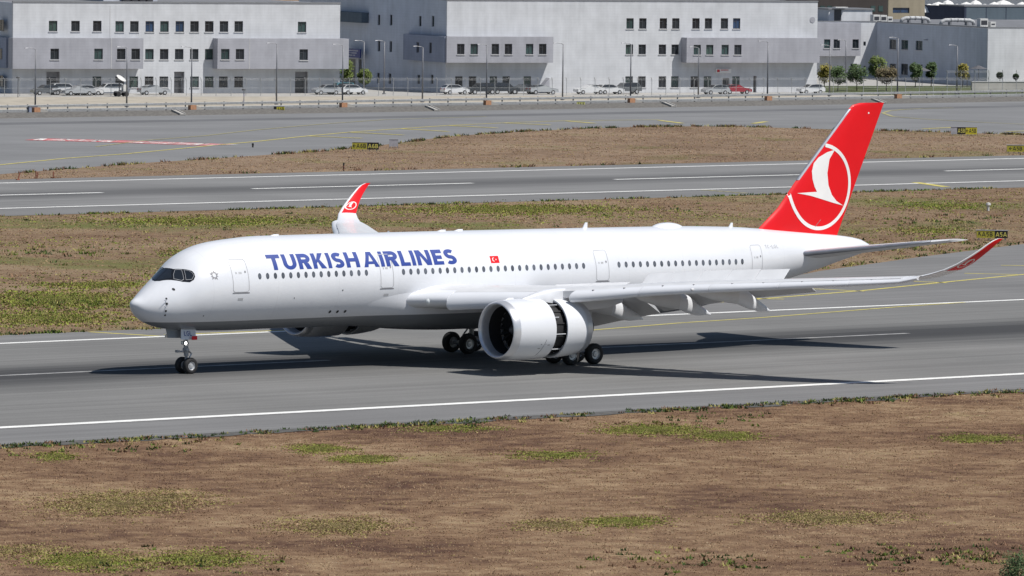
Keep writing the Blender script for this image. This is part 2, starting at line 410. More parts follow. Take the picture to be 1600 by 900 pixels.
for i in range(6):
    A = G(1098+12*i, 296.8+i*.9); B = G(1105+12*i, 297.3+i*.9); strip('hold_dash', [(A.x, A.y), (B.x, B.y)], .9, m_yel2, farr, .012, flat0)
# verge island and the wide taxiway behind it
isl = GP((-90, 278.5), (0, 272), (200, 256), (400, 243), (500, 236), (600, 226), (700, 213), (800, 206), (900, 201), (1000, 198), (1100, 197), (1200, 199), (1370, 204), (1500, 207), (1600, 211), (1900, 226))
sheet('taxiway', [(-900, 238, -.025), (1500, 238, -.025), (1500, 387, -.025), (-900, 387, -.025)], m_twy)
ip = [(x, y, -.012) for x, y in isl]
sheet('verge_island', [(isl[0][0], 240.3, -.012)]+ip+[(isl[-1][0], 240.3, -.012)], m_isl)
twy = bpy.data.objects['taxiway']
strip('taxi_line', GP((-200, 273), (0, 257.5), (100, 247.5), (200, 240), (320, 228.3), (400, 221), (480, 212.5), (545, 206.5), (625, 201), (700, 196), (785, 192), (882, 188.7), (1030, 187)), .5, m_yel, twy, .006, flat0)
strip('taxi_line', GP((150, 229), (225, 219.5), (320, 212), (400, 203), (500, 194), (600, 187), (760, 182)), .4, m_yel2, twy, .010, flat0)
for a, b in (((480, 212.5), (566, 216)), ((545, 206.5), (630, 211)), ((625, 201), (701, 205.5)), ((700, 196), (777, 200)), ((785, 192), (860, 195.3)), ((882, 188.7), (929, 192.6)), ((1030, 188), (1066, 192.6)), ((1177, 193), (1197, 190)), ((1442, 201.3), (1491, 199)), ((1572, 205.5), (1640, 203.5))):
    strip('chevron_line', GP(a, b), .8, m_yel, twy, .014, flat0)
strip('taxi_line', GP((1490, 168.5), (1440, 169.5), (1412, 171), (1390, 173), (1379, 176.5), (1395, 182), (1437, 185.5), (1532, 191), (1640, 196)), .5, m_yel2, twy, .010, flat0)
m_dark = asphalt('patched_asphalt', (.135, .137, .143))
sheet('resurfaced_strip', [(-900, 368, -.019), (1500, 368, -.019), (1500, 374, -.019), (-900, 374, -.019)], m_dark)
# painted mandatory sign on the taxiway: red field with white characters that can no longer be read
def red_sign(a, b, n):
    A, B = G(*a), G(*b); d = (B-A).normalized(); q = Vector((-d.y, d.x, 0)); L = (B-A).length; h = 3.0
    o = sheet('taxiway_sign_marking', [A-q*h, B-q*h, B+q*h, A+q*h], m_red, twy)
    for v in o.data.vertices: v.co.z = .002
    k = 0.06*L
    while k < L*.95:
        wd = random.uniform(.05, .085)*L; c = A+d*k; s = random.uniform(-1.5, 3.5)
        P = [c-q*h*.75, c+d*wd*.6-q*h*.75, c+d*(wd*.6+s)+q*h*.75, c+d*s+q*h*.75]
        raw('taxiway_sign_character', [(p.x, p.y, .016) for p in P], [(0, 1, 2, 3)], m_white, twy); k += wd*1.0
red_sign((53, 217.5), (200, 221.3), 10); red_sign((206, 221.6), (345, 226.5), 10)
# strips between the taxiway and the offices
gb = MB(); gb.add([(x, y, z) for y, z in ((386.6, -.03), (388, .18), (390.2, .48), (394, .40), (402.1, -.03)) for x in (-200, 1200)], [(2*i, 2*i+1, 2*i+3, 2*i+2) for i in range(4)])
tag(gb.build('gravel_bank', m_grav), kind='structure')
sheet('service_road', [(-200, 402, -.010), (1200, 402, -.010), (1200, 412, -.010), (-200, 412, -.010)], m_road)
sheet('sand_strip', [(-200, 412, -.022)]+[(1200, 412, -.022), (1200, 1000, -.022), (-200, 1000, -.022)], m_sand)
c4 = [bworld(-160, -9, -.015), bworld(66, -9, -.015), bworld(66, 60, -.015), bworld(-160, 60, -.015)]
sheet('car_park', c4, m_conc)
c5 = [bworld(66, -6, -.016), bworld(115, -6, -.016), bworld(115, 36, -.016), bworld(66, 36, -.016)]
m_lawn = grass_material('lawn_grass', (.07, .09, .045), (.10, .12, .06), (.15, .15, .085), (.08, .12, .035), .55, .2)
sheet('lawn', c5, m_lawn)
c6 = [bworld(66, 36.0, -.016), bworld(500, 36, -.016), bworld(500, 700, -.016), bworld(66, 700, -.016)]
sheet('rear_yard', c6, m_conc)

# --- grass and weeds: blades as real faces, nobody could count them
def tufts(name, label, pos, mats, hmin, hmax, blades=4, spread=.18, bw=.05, weights=None):
    n = len(pos); N = n*blades; pos = np.repeat(np.asarray(pos, float), blades, 0)
    a = rng.uniform(0, 2*np.pi, N); r = spread*np.sqrt(rng.uniform(0, 1, N)); base = pos.copy()
    base[:, 0] += r*np.cos(a); base[:, 1] += r*np.sin(a)
    h = rng.uniform(hmin, hmax, N); b = rng.uniform(0, 2*np.pi, N); wd = bw*rng.uniform(.6, 1.4, N)
    dx, dy = np.cos(b)*wd, np.sin(b)*wd; lean = rng.uniform(.3, 1.2, N)*h; la = rng.uniform(0, 2*np.pi, N)
    V = np.empty((N, 3, 3)); V[:, 0] = base; V[:, 1] = base; V[:, 2] = base
    V[:, 0, 0] -= dx; V[:, 0, 1] -= dy; V[:, 1, 0] += dx; V[:, 1, 1] += dy
    V[:, 2, 0] += lean*np.cos(la); V[:, 2, 1] += lean*np.sin(la); V[:, 2, 2] += h; V[:, :2, 2] -= .02
    me = bpy.data.meshes.new(name); me.vertices.add(3*N); me.vertices.foreach_set('co', V.reshape(-1))
    me.loops.add(3*N); me.loops.foreach_set('vertex_index', np.arange(3*N, dtype=np.int32))
    me.polygons.add(N); me.polygons.foreach_set('loop_start', np.arange(0, 3*N, 3, dtype=np.int32))
    for m in mats: me.materials.append(m)
    me.polygons.foreach_set('material_index', np.repeat(rng.choice(len(mats), n, p=weights), blades).astype(np.int32))
    me.update(); me.validate()
    o = bpy.data.objects.new(name, me); C.objects.link(o); return tag(o, label, 'grass', kind='stuff')
def leafm(name, c): return mat(name, c, .9, vary=.25, scale=.8, spec=.1)
b_straw = leafm('blade_straw', (.39, .28, .172)); b_brown = leafm('blade_brown', (.235, .142, .087)); b_tan = leafm('blade_tan', (.30, .198, .122))
b_umber = leafm('blade_umber', (.19, .112, .075)); b_pale = leafm('blade_pale', (.42, .33, .22))
b_green = leafm('blade_green', (.13, .18, .04)); b_lime = leafm('blade_lime', (.25, .29, .055)); b_dark = leafm('blade_dark_green', (.045, .075, .025)); b_olive = leafm('blade_olive', (.30, .27, .10))
def rect_pts(n, x0, x1, y0, y1, z=-.05):
    return np.stack([rng.uniform(x0, x1, n), rng.uniform(y0, y1, n), np.full(n, z)], 1)
def vnoise(x, y, seed):                              # smooth value noise on numpy arrays
    r = np.random.default_rng(seed).uniform(0, 1, (256, 256)); xi = np.floor(x).astype(int); yi = np.floor(y).astype(int); fx_ = x-xi; fy_ = y-yi
    fx_ = fx_*fx_*(3-2*fx_); fy_ = fy_*fy_*(3-2*fy_); g = lambda a, b: r[a % 256, b % 256]
    return (g(xi, yi)*(1-fx_)+g(xi+1, yi)*fx_)*(1-fy_)+(g(xi, yi+1)*(1-fx_)+g(xi+1, yi+1)*fx_)*fy_
def fbm(x, y, seed): return sum(vnoise(x*2**k_, y*2**k_, seed+k_)*.5**k_ for k_ in range(4))/1.875
pts = rect_pts(85000, -105, 70, -135, -36)
keep = (pts[:, 1] > -96-(pts[:, 0]+83)*.72); pts = pts[keep]   # nothing below the bottom of the picture is needed
tone = fbm(pts[:, 0]/17, pts[:, 1]/17, 3)*.7+fbm(pts[:, 0]/3.5, pts[:, 1]/3.5, 9)*.3+rng.normal(0, .035, len(pts))
q_ = np.quantile(tone, [.28, .62, .86])
for sel, nm, lb, ms, wt in ((tone < q_[0], 'dark_dry_grass', 'dark reddish brown dry grass in front of the runway', [b_brown, b_umber, b_tan], [.45, .3, .25]), ((tone >= q_[0]) & (tone < q_[1]), 'dry_grass', 'mid brown dry grass in front of the runway', [b_brown, b_tan, b_olive], [.35, .6, .05]),
                        ((tone >= q_[1]) & (tone < q_[2]), 'tan_dry_grass', 'tan dry grass in front of the runway', [b_tan, b_straw, b_brown, b_olive], [.6, .25, .1, .05]), (tone >= q_[2], 'pale_dry_grass', 'pale straw coloured dry grass in front of the runway', [b_tan, b_straw, b_pale], [.45, .4, .15])):
    tufts(nm, lb, pts[sel], ms, .02, .065, 4, .28, .042, wt)
# greener patches (positions read off the photograph, lying on the ground)
gp = []; sp = []
def patch(px, py, rx, ry, n, out):
    A = G(px, py)
    ax = G(px+rx, py)-A; ay = G(px, py-ry)-A
    for i in range(n):
        t = random.uniform(0, 2*math.pi); r = abs(random.gauss(0, .62))
        p = A+ax*(r*math.cos(t))+ay*(r*math.sin(t)); out.append((p.x, p.y, -.05))
for a in ((1020, 670, 62, 7, 1500), (1130, 680, 50, 6, 1000), (500, 700, 40, 6, 700), (568, 716, 38, 5, 900), (862, 710, 55, 6, 500), (1530, 684, 60, 6, 700), (700, 668, 70, 5, 500), (85, 713, 30, 6, 300), (140, 875, 90, 14, 1200), (320, 872, 90, 14, 800), (975, 814, 60, 7, 700)): patch(*a, gp)
for a in ((180, 787, 100, 17, 2200), (530, 821, 80, 11, 1500), (1290, 808, 110, 10, 1500), (860, 819, 45, 8, 700), (30, 858, 60, 9, 500), (250, 778, 80, 14, 900)): patch(*a, sp)
tufts('green_grass', 'low bright green grass patches in the dry field', gp, [b_green, b_lime, b_olive, b_tan], .02, .06, 12, .5, .08, [.12, .40, .33, .15])
tufts('straw_grass', 'pale yellow green grass patches in the dry field', sp, [b_olive, b_straw, b_tan], .02, .06, 10, .5, .08, [.5, .3, .2])
# weeds along pavement edges
def along(n, x0, x1, y, s, z=-.03, clump=5):
    out = []
    while len(out) < n:
        x = random.uniform(x0, x1); sp_ = random.uniform(.4, 2.5)
        for _ in range(random.randint(1, clump*2)): out.append((x+random.gauss(0, sp_), y+random.gauss(0, s), z))
    return out
EXE = [(60, 40.6), (85, 47), (108, 58), (ex[0].x, ex[0].y), (ex[1].x, ex[1].y), (ex[2].x, ex[2].y), (300, 150)]
def exit_edge(x):                                 # far side of the exit pavement
    if x <= 60: return 40.5
    for (xa, ya), (xb, yb) in zip(EXE, EXE[1:]):
        if x <= xb: return ya+(yb-ya)*(x-xa)/(xb-xa)
    return 150
e1 = along(560, -60, 60, -36.3, .6)+along(110, -60, 60, -37.6, 1.4)
for px, py, n in ((200, 702, 22), (300, 690, 16), (60, 705, 12), (1130, 655, 20), (1040, 660, 16), (1500, 865, 40), (1360, 860, 26), (1100, 880, 40), (1050, 870, 20), (320, 882, 26), (110, 862, 10), (1540, 872, 50), (1440, 880, 20)):
    A = G(px, py)
    for i in range(n): e1.append((A.x+random.gauss(0, 2.6), A.y+random.gauss(0, 2.0), -.05))
tufts('edge_weeds', 'dark green weeds along the near runway edge', e1, [b_dark, b_green, b_umber, b_olive], .05, .2, 9, .3, .07, [.35, .2, .25, .2])
e2 = along(150, 0, 60, 40.9, .3)+along(260, 115, 260, 177.2, .3)
for _ in range(90): x = random.uniform(60, 190); e2.append((x, exit_edge(x)+random.uniform(.2, 1.5), -.03))
for _ in range(220):
    x, y = random.uniform(10, 250), random.uniform(42, 176)
    if y > exit_edge(x)+1: e2.append((x, y, -.03))
for px, py, n in ((1500, 380, 40), (1440, 390, 40), (1560, 340, 30), (1420, 345, 40), (150, 475, 40), (60, 470, 30), (30, 395, 30), (90, 395, 30)):
    A = G(px, py)
    for i in range(n):
        q = (A.x+random.gauss(0, 5), A.y+random.gauss(0, 4), -.03)
        if q[1] > exit_edge(q[0])+.5: e2.append(q)
tufts('verge_weeds', 'green weeds scattered over the verge between the runways', e2, [b_dark, b_green, b_olive, b_brown], .08, .3, 9, .45, .08, [.35, .3, .2, .15])
e3 = []
for (xa, ya), (xb, yb) in zip(isl[1:], isl[2:]):
    for _ in range(9):
        t0 = random.random(); sp_ = random.uniform(.01, .08)
        for _k in range(random.randint(1, 8)):
            t = min(1, max(0, t0+random.gauss(0, sp_))); e3.append((xa+(xb-xa)*t, ya+(yb-ya)*t-random.uniform(0, 1.2), -.02))
e3 += along(70, 170, 330, 241, .3)
tufts('island_weeds', 'dark weeds along the taxiway edge of the island', e3, [b_dark, b_umber, b_olive], .1, .42, 8, .4, .08, [.4, .35, .25])
ip_ = []
while len(ip_) < 7000:
    x, y = random.uniform(165, 400), random.uniform(241, 331)
    if any(xa <= x < xb and y < ya+(yb-ya)*(x-xa)/(xb-xa)-.8 for (xa, ya), (xb, yb) in zip(isl, isl[1:]) if xb > xa): ip_.append((x, y, -.02))
tufts('island_grass', 'dry brown grass covering the island before the taxiway', ip_, [b_tan, b_brown, b_straw, b_olive], .03, .10, 5, .7, .1, [.45, .25, .2, .1])
gp2 = []
vb = rect_pts(26000, 0, 260, 42, 176, -.03); vb = np.array([q for q in vb if q[1] > exit_edge(q[0])+.6])
tufts('verge_dry_grass', 'dry brown grass covering the verge between the runways', vb, [b_tan, b_brown, b_straw, b_olive], .03, .09, 4, .6, .1, [.42, .28, .15, .15])
for _ in range(14000):
    x, y = random.uniform(0, 260), random.uniform(42, 176)
    if math.sin(x*.06+y*.11)+math.sin(x*.021-y*.15+1.3)+random.gauss(0, .5) > 1.1 and y > exit_edge(x)+.5: gp2.append((x, y, -.03))
for a in ((800, 327, 190, 8, 3500), (330, 345, 200, 8, 2200), (90, 468, 110, 12, 4200), (60, 497, 120, 10, 2600), (150, 445, 80, 5, 900), (300, 396, 60, 8, 300), (1480, 322, 120, 9, 500), (1450, 360, 90, 8, 500)):
    q = []; patch(*a, q); gp2 += [(x, y, -.03) for x, y, z in q if y > exit_edge(x)+.5]
tufts('verge_grass', 'bright green grass bands on the verge between runways', gp2, [b_green, b_lime, b_olive, b_tan], .05, .14, 6, .5, .09, [.2, .35, .3, .15])
# ================================================================== AIRLINER  (local: x aft, y starboard, z up from the wheels)
AC_YAW, AC_BANK, AC_Z = -0.009354, 0.0145, 0.37
air = empty('airliner')
Rz = Matrix.Rotation(AC_YAW, 4, 'Z'); Rx = Matrix.Rotation(AC_BANK, 4, 'X')
air.matrix_world = Matrix.Translation((5, 0, AC_Z)) @ Rz @ Rx @ Matrix.Translation((-5, 0, 0))
tag(air, 'white twin-engine airliner with red tail and blue titles rolling on the near runway', 'airplane')
XT = [0, .15, .5, 1, 2, 3, 4, 6, 8, 10.5, 46, 52, 56, 60, 63, 64.6, 65.3]
TOP = [4.6, 4.86, 5.06, 5.42, 6.13, 6.88, 7.70, 8.42, 8.65, 8.79, 8.60, 8.43, 8.15, 7.80, 7.53, 7.25, 6.95]
XB = [0, .15, .5, 1, 2, 3, 4, 6, 8, 10.5, 41, 44, 47, 50, 53, 56, 60, 63, 65.3]
BOT = [4.6, 4.31, 3.87, 3.51, 3.11, 2.93, 2.83, 2.735, 2.70, 2.71, 2.53, 2.56, 2.75, 3.12, 3.72, 4.38, 5.2, 5.9, 6.42]
XW = [0, .15, .5, 1, 2, 3, 4, 6, 8, 10.5, 42, 46, 50, 54, 58, 62, 64.6, 65.3]
WID = [0, .33, .70, 1.09, 1.71, 2.14, 2.477, 2.83, 2.95, 2.98, 2.98, 2.92, 2.66, 2.21, 1.6, .95, .56, .3]
_t = pchip(np.sqrt(XT), TOP); _b = pchip(np.sqrt(XB), BOT); _w = pchip(np.sqrt(XW), WID)
def prof(x):
    s = math.sqrt(max(x, 0)); t, b, wd = _t(s), _b(s), _w(s); return (t+b)/2, max((t-b)/2, 1e-4), max(wd, 1e-4)
def fpt(x, a, off=0.0):                          # a = degrees from the top towards port
    m, h, wd = prof(x); s, c = math.sin(rad(a)), math.cos(rad(a))
    n = Vector((0, -s/wd, c/h)).normalized()
    if off:
        e = .02; m2, h2, w2 = prof(x+e); m1, h1, w1 = prof(max(x-e, .0005)); k = 1/(x+e-max(x-e, .0005))
        tx = Vector((1, -(w2-w1)*s*k, ((m2-m1)+(h2-h1)*c)*k)); ta = Vector((0, -wd*c, -h*s)); n = ta.cross(tx).normalized()
        if n.dot(Vector((0, -s, c))) < 0: n = -n
    return Vector((x, -wd*s, m+h*c))+n*off
def fz(x, z, off=0.0):
    m, h, wd = prof(x); a = math.degrees(math.acos(max(-1, min(1, (z-m)/h)))); return fpt(x, a, off)

# paint
k = NB('aircraft_white'); v = k.coords(); xyz = k.sep(v)
n1 = k.noise(v, .35, 5); n2 = k.noise(k.coords((.25, 2.5, 1.2)), 1.0, 5)
white = k.mix(1.0, k.ramp(n1, [(.3, (.69, .71, .755)), (.7, (.735, .755, .795))]), k.ramp(n2, [(.25, .95), (.7, 1.0)]), 'MULTIPLY')
seam = k.math('LESS_THAN', k.math('MODULO', k.math('ADD', xyz[0], .37), 5.08), .022)
white = k.mix(k.math('MULTIPLY', seam, .35), white, (.5, .5, .52))
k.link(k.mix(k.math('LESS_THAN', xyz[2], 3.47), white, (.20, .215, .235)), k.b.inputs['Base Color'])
k.b.inputs['Roughness'].default_value = .32; k.b.inputs['Coat Weight'].default_value = .35; k.b.inputs['Coat Roughness'].default_value = .12
A_FUS = k.m
A_WHITE = mat('aircraft_white_parts', (.69, .71, .75), .34, vary=.03, scale=.5, coat=.3)
A_WING = mat('wing_grey_white', (.62, .63, .65), .4, vary=.06, scale=.8, coat=.15)
A_SPOIL = mat('spoiler_white', (.72, .73, .75), .4, vary=.05, scale=1)
A_FLAP = mat('flap_grey', (.50, .51, .53), .45, vary=.06, scale=.8)
A_RED = mat('tail_red', (.72, .004, .010), .42, vary=.05, scale=.4, coat=.1, spec=.35)
A_LOGO = mat('logo_white', (.80, .80, .79), .4, vary=.03, scale=1)
A_BLUE = mat('title_blue', (.010, .042, .26), .5, vary=.06, scale=.7)
A_BLACK = mat('cockpit_mask_black', (.012, .013, .016), .18, vary=.1, scale=2)
A_GLASS = mat('cockpit_glass', (.018, .022, .028), .05, vary=.1, scale=1, coat=.6)
A_CABIN = mat('cabin_window_glass', (.10, .11, .13), .12, vary=.35, scale=.9)
A_LINE = mat('door_outline_grey', (.42, .43, .45), .5, vary=.1, scale=2)
A_DKLINE = mat('placard_grey', (.22, .22, .24), .5, vary=.1, scale=2)
A_METAL = mat('bare_metal', (.42, .44, .49), .42, .8, vary=.08, scale=1.5)
A_FINLE = mat('fin_edge_grey', (.30, .32, .37), .45, .2, vary=.08, scale=1.5)
A_LIP = mat('intake_lip_metal', (.66, .67, .70), .30, .55, vary=.05, scale=1)
A_DARKM = mat('dark_metal', (.10, .10, .105), .5, .6, vary=.2, scale=3)
A_STEEL = mat('gear_grey', (.34, .35, .37), .45, .3, vary=.15, scale=3)
A_TYRE = mat('tyre_rubber', (.018, .018, .02), .8, vary=.25, scale=6)
A_HUB = mat('wheel_hub', (.55, .56, .58), .4, .5, vary=.1, scale=5)
A_HOLE = mat('hole_shade_black', (.012, .012, .014), .7, vary=.2, scale=3)  # black puts the shade inside ducts and deep gaps into the colour
A_CASC = mat('cascade_dark', (.028, .028, .032), .6, .2, vary=.3, scale=5)
A_LAMP = mat('landing_light', (1, .97, .9), .3, vary=0, emit=9)
A_LENS = mat('light_lens', (.80, .84, .84), .1, vary=.1, scale=4)

xs = [65.3*0+(i/40)**2*10.5 for i in range(41)]; xs[0] = .002
xs += [10.5+i*.75 for i in range(1, 73)]; xs = [x for x in xs if x < 65.28]+[65.28]
SEG = 96
fm = MB()
fm.loft([[fpt(x, 360*j/SEG) for j in range(SEG)] for x in xs], cap0=True, cap1=True)
fus = fm.build('fuselage', A_FUS, air, True, 40)
# wing-to-body fairing
bf = MB(); rings = []
fx = pchip([16.6, 19, 22, 26, 33, 38, 42, 45], [.0, .22, .72, 1, 1, .85, .3, .0])
def sstep(a, b, x): t = min(max((x-a)/(b-a), 0), 1); return t*t*(3-2*t)
for i in range(70):
    x = 16.6+28.4*i/69; q = fx(x); ring = []
    for j in range(72):
        a = -180+5*j; aa = abs(a); off = -.05+q*(.66*sstep(97, 128, aa)-.17*sstep(130, 175, aa))
        ring.append(fpt(x, a, off))
    rings.append(ring)
bf.loft(rings); bf.build('belly_fairing', A_FUS, air, True, 60)

# cabin windows
def cwin(x, z, rx=.135, rz_=.20):
    mb = MB(); decal_mesh(mb, [arc(x, z, rx, rz_, 0, 360, 20)[:-1]], lambda a, b: fz(a, b, .010), 9, .1)
    rim = MB(); decal_mesh(rim, [arc(x, z, rx+.03, rz_+.035, 0, 360, 20)[:-1]], lambda a, b: fz(a, b, .005), 9, .1)
    o = mb.build('cabin_window', A_CABIN, fus, True)
def wrow(x0, x1, z0, z1):
    n = round((x1-x0)/.635)
    for i in range(n+1): cwin(x0+(x1-x0)*i/n, z0+(z1-z0)*i/n)
wrow(8.28, 17.21, 6.40, 6.39); wrow(20.38, 36.2, 6.355, 6.335); wrow(39.39, 51.05, 6.33, 6.21)
# doors: thin outline, small round window, sill plate
def door(x0, x1, z0, z1, w2=True):
    mb = MB(); r = .12
    loop = [(x1-r, z1), (x0+r, z1), (x0, z1-r), (x0, z0+r), (x0+r, z0), (x1-r, z0), (x1, z0+r), (x1, z1-r)]
    L = stroke(loop, .035, True); decal_mesh(mb, L, lambda a, b: fz(a, b, .012), .4, .16)
    d = mb.build('door', A_LINE, fus)
    m2 = MB(); decal_mesh(m2, [arc(x0+(x1-x0)*.83, z0+(z1-z0)*.62, .06, .075, 0, 360, 12)[:-1]], lambda a, b: fz(a, b, .014), 9, 9)
    raw_ = m2.build('door_window', A_DKLINE, fus)
    m3 = MB()
    for kx in (.22, .42, .52):
        decal_mesh(m3, [[(x0+(x1-x0)*kx, z0+(z1-z0)*.56), (x0+(x1-x0)*(kx+.08), z0+(z1-z0)*.56), (x0+(x1-x0)*(kx+.08), z0+(z1-z0)*.62), (x0+(x1-x0)*kx, z0+(z1-z0)*.62)]], lambda a, b: fz(a, b, .008), 9, 9)
    m3.build('door_placard', A_LINE, fus)
    m4 = MB(); decal_mesh(m4, [[(x0-.05, z0-.09), (x1+.05, z0-.09), (x1+.05, z0-.03), (x0-.05, z0-.03)]], lambda a, b: fz(a, b, .016), .4, 9)
    m4.build('door_sill', A_DKLINE, fus)
    m5 = MB(); c = (x0+x1)/2
    decal_mesh(m5, [[(c-.2, z0-.55), (c+.2, z0-.55), (c+.2, z0-.4), (c-.2, z0-.4)]], lambda a, b: fz(a, b, .008), 9, 9)
    m5.build('door_placard', A_LINE, fus)
door(6.15, 7.38, 5.42, 7.50); door(18.42, 19.50, 5.36, 7.52); door(37.32, 38.45, 5.31, 7.32); door(52.08, 53.15, 5.26, 7.28)
# titles
def title(txt, x0, x1, z0, z1, t=.205, m=A_BLUE, name='title_letter', gap=.125):
    ws = [GW[c] for c in txt]; u = (x1-x0)/(sum(ws)+gap*(len(txt)-1)); x = x0; H = z1-z0
    for c, wd in zip(txt, ws):
        mb = MB()
        for i, loops in enumerate(glyph(c, wd, t if c != 'I' else .22)):
            decal_mesh(mb, loops, lambda a, b, i=i: fz(x+a*u, z0+b*H, .012+.002*i), 9, .12)
        mb.build(name, m, fus); x += (wd+gap)*u
title('TURKISH', 9.17, 16.78, 6.76, 7.72, .235); title('AIRLINES', 17.12, 25.15, 6.74, 7.70, .235)
title('TC', 53.62, 54.1, 7.02, 7.26, .15, A_LINE, 'registration_letter', .2); title('-', 54.17, 54.27, 7.02, 7.26, .15, A_LINE, 'registration_letter'); title('LGL', 54.34, 55.0, 7.0, 7.24, .15, A_LINE, 'registration_letter', .2)
# flag
mb = MB(); decal_mesh(mb, [[(28.08, 6.72), (28.82, 6.72), (28.82, 7.18), (28.08, 7.18)]], lambda a, b: fz(a, b, .010), .3, .12); mb.build('flag', A_RED, fus)
mb = MB(); cx, cz = 28.36, 6.95
decal_mesh(mb, [arc(cx, cz, .125, .125, 35, 325, 20)+arc(cx+.035, cz, .098, .098, 315, 45, 16)], lambda a, b: fz(a, b, .015), 9, 9)
star = [(cx+.2+(.062 if i % 2 == 0 else .026)*math.cos(rad(180+36*i)), cz+(.062 if i % 2 == 0 else .026)*math.sin(rad(180+36*i))) for i in range(10)]
decal_mesh(mb, [star], lambda a, b: fz(a, b, .015), 9, 9); mb.build('flag_emblem', A_LOGO, fus)
# grey pinwheel star emblem behind the cockpit
mb = MB()
for i in range(5):
    a0 = 90+72*i; P = lambda r, a: (4.87+r*.9*math.cos(rad(a)), 6.53+r*math.sin(rad(a)))
    decal_mesh(mb, [[P(.36, a0), P(.17, a0-34), P(.15, a0+30)]], lambda a, b: fz(a, b, .010), 9, 9)
    decal_mesh(mb, [[P(.30, a0+36), P(.13, a0+20), P(.17, a0+58)]], lambda a, b: fz(a, b, .013), 9, 9)
mb.build('star_emblem', A_DKLINE, fus)
# cockpit mask and panes (x, degrees from the top)
mask = [(1.91, 0.0), (3.0, 0.0), (3.032, 13.3), (3.262, 26.7), (3.534, 39.6), (3.645, 45), (3.685, 50.5), (3.66, 56.2), (3.53, 59.6), (3.274, 59.2), (2.924, 51.0), (2.595, 38.5), (2.294, 25.2), (2.0, 12.6)]
panes = [[(1.99, 1.0), (2.92, 1.0), (2.95, 11.5), (2.66, 21), (2.56, 29.5), (2.33, 22.5), (2.10, 13)], [(3.041, 17.9), (3.245, 28.7), (3.035, 47.8), (2.892, 47.4), (2.60, 34.4), (2.761, 24.8)], [(3.33, 33.0), (3.48, 39.2), (3.61, 48.3), (3.60, 54.0), (3.431, 57.0), (3.13, 51.2)]]
for sgn in (1, -1):
    def fp(o): return lambda a, b: (lambda p: Vector((p.x, sgn*p.y, p.z)))(fpt(a, b, o))
    mb = MB(); decal_mesh(mb, [mask], fp(.010), .12, 4); mb.build('cockpit_mask', A_BLACK, fus, True)
    for i, pn in enumerate(panes):
        mb = MB(); decal_mesh(mb, [pn], fp(.016), .12, 4); mb.build('cockpit_window', A_GLASS, fus, True)
        if i:
            cxm = sum(q[0] for q in pn)/len(pn); cam_ = sum(q[1] for q in pn)/len(pn)
            sc_ = [((q[0]-cxm)*1.04+cxm, (q[1]-cam_)*1.04+cam_) for q in pn]; ins = [((q[0]-cxm)*.97+cxm, (q[1]-cam_)*.97+cam_) for q in pn]
            mb = MB(); decal_mesh(mb, [sc_, ins], fp(.022), .12, 4); mb.build('cockpit_window_frame', A_LINE, fus)
# probes and ports
for x, z, r in ((1.74, 5.05, .055), (1.72, 4.72, .075), (1.69, 4.25, .065), (1.71, 3.97, .055), (2.28, 5.63, .08), (14.64, 3.86, .1), (15.28, 3.85, .1), (15.93, 3.845, .1), (15.2, 5.3, .05), (11.2, 4.9, .04), (4.3, 3.9, .04)):
    mb = MB(); decal_mesh(mb, [arc(x, z, r, r, 0, 360, 12)[:-1]], lambda a, b: fz(a, b, .012), 9, 9); mb.build('port', A_HOLE, fus)
for x, z in ((1.70, 5.0), (1.67, 4.62)):
    p = fz(x, z); mb = MB(); mb.tube([p, p+Vector((0, -.14, -.02)), p+Vector((-.26, -.16, -.06))], [.03, .025, .015], 6); mb.build('pitot_probe', A_METAL, fus, True)
# roof antennas and radome
def blade(name, x, zt, h, c):
    mb = MB(); z = zt-.05
    mb.loft([[(x, -.05, z), (x+c*.5, -.09, z), (x+c, -.02, z), (x+c, .02, z), (x+c*.5, .09, z), (x, .05, z)], [(x+c*.55, -.02, z+h), (x+c*.8, -.03, z+h), (x+c, -.01, z+h), (x+c, .01, z+h), (x+c*.8, .03, z+h), (x+c*.55, .02, z+h)]]); mb.build(name, A_WHITE, fus)
blade('blade_antenna', 38.55, 8.66, .42, .45); blade('blade_antenna', 52.0, 8.42, .34, .4)
for x, hh in ((11.2, .08), (25.5, .09), (27, .1)): blade('blade_antenna', x, prof(x)[0]+prof(x)[1], hh+.05, .9)
mb = MB(); rings = []
for i in range(17):
    t = i/16; x = 44.9+2.8*t; r = .62*math.sin(math.pi*min(max(t, .02), .985))**.5; z0 = prof(x)[0]+prof(x)[1]-.12
    rings.append([(x, r*1.0*math.cos(a*math.pi/12), z0+(r*.62)*math.sin(a*math.pi/12)) for a in range(0, 25)][:24])
mb.loft(rings); mb.build('satellite_dome', A_WHITE, fus, True)
mb = MB(); mb.lathe([(0, .30), (.02, .27), (.0, .18), (-.25, .16)], 20, c=(65.29, 0, 6.69)); mb.build('exhaust_pipe', A_DARKM, fus, True)

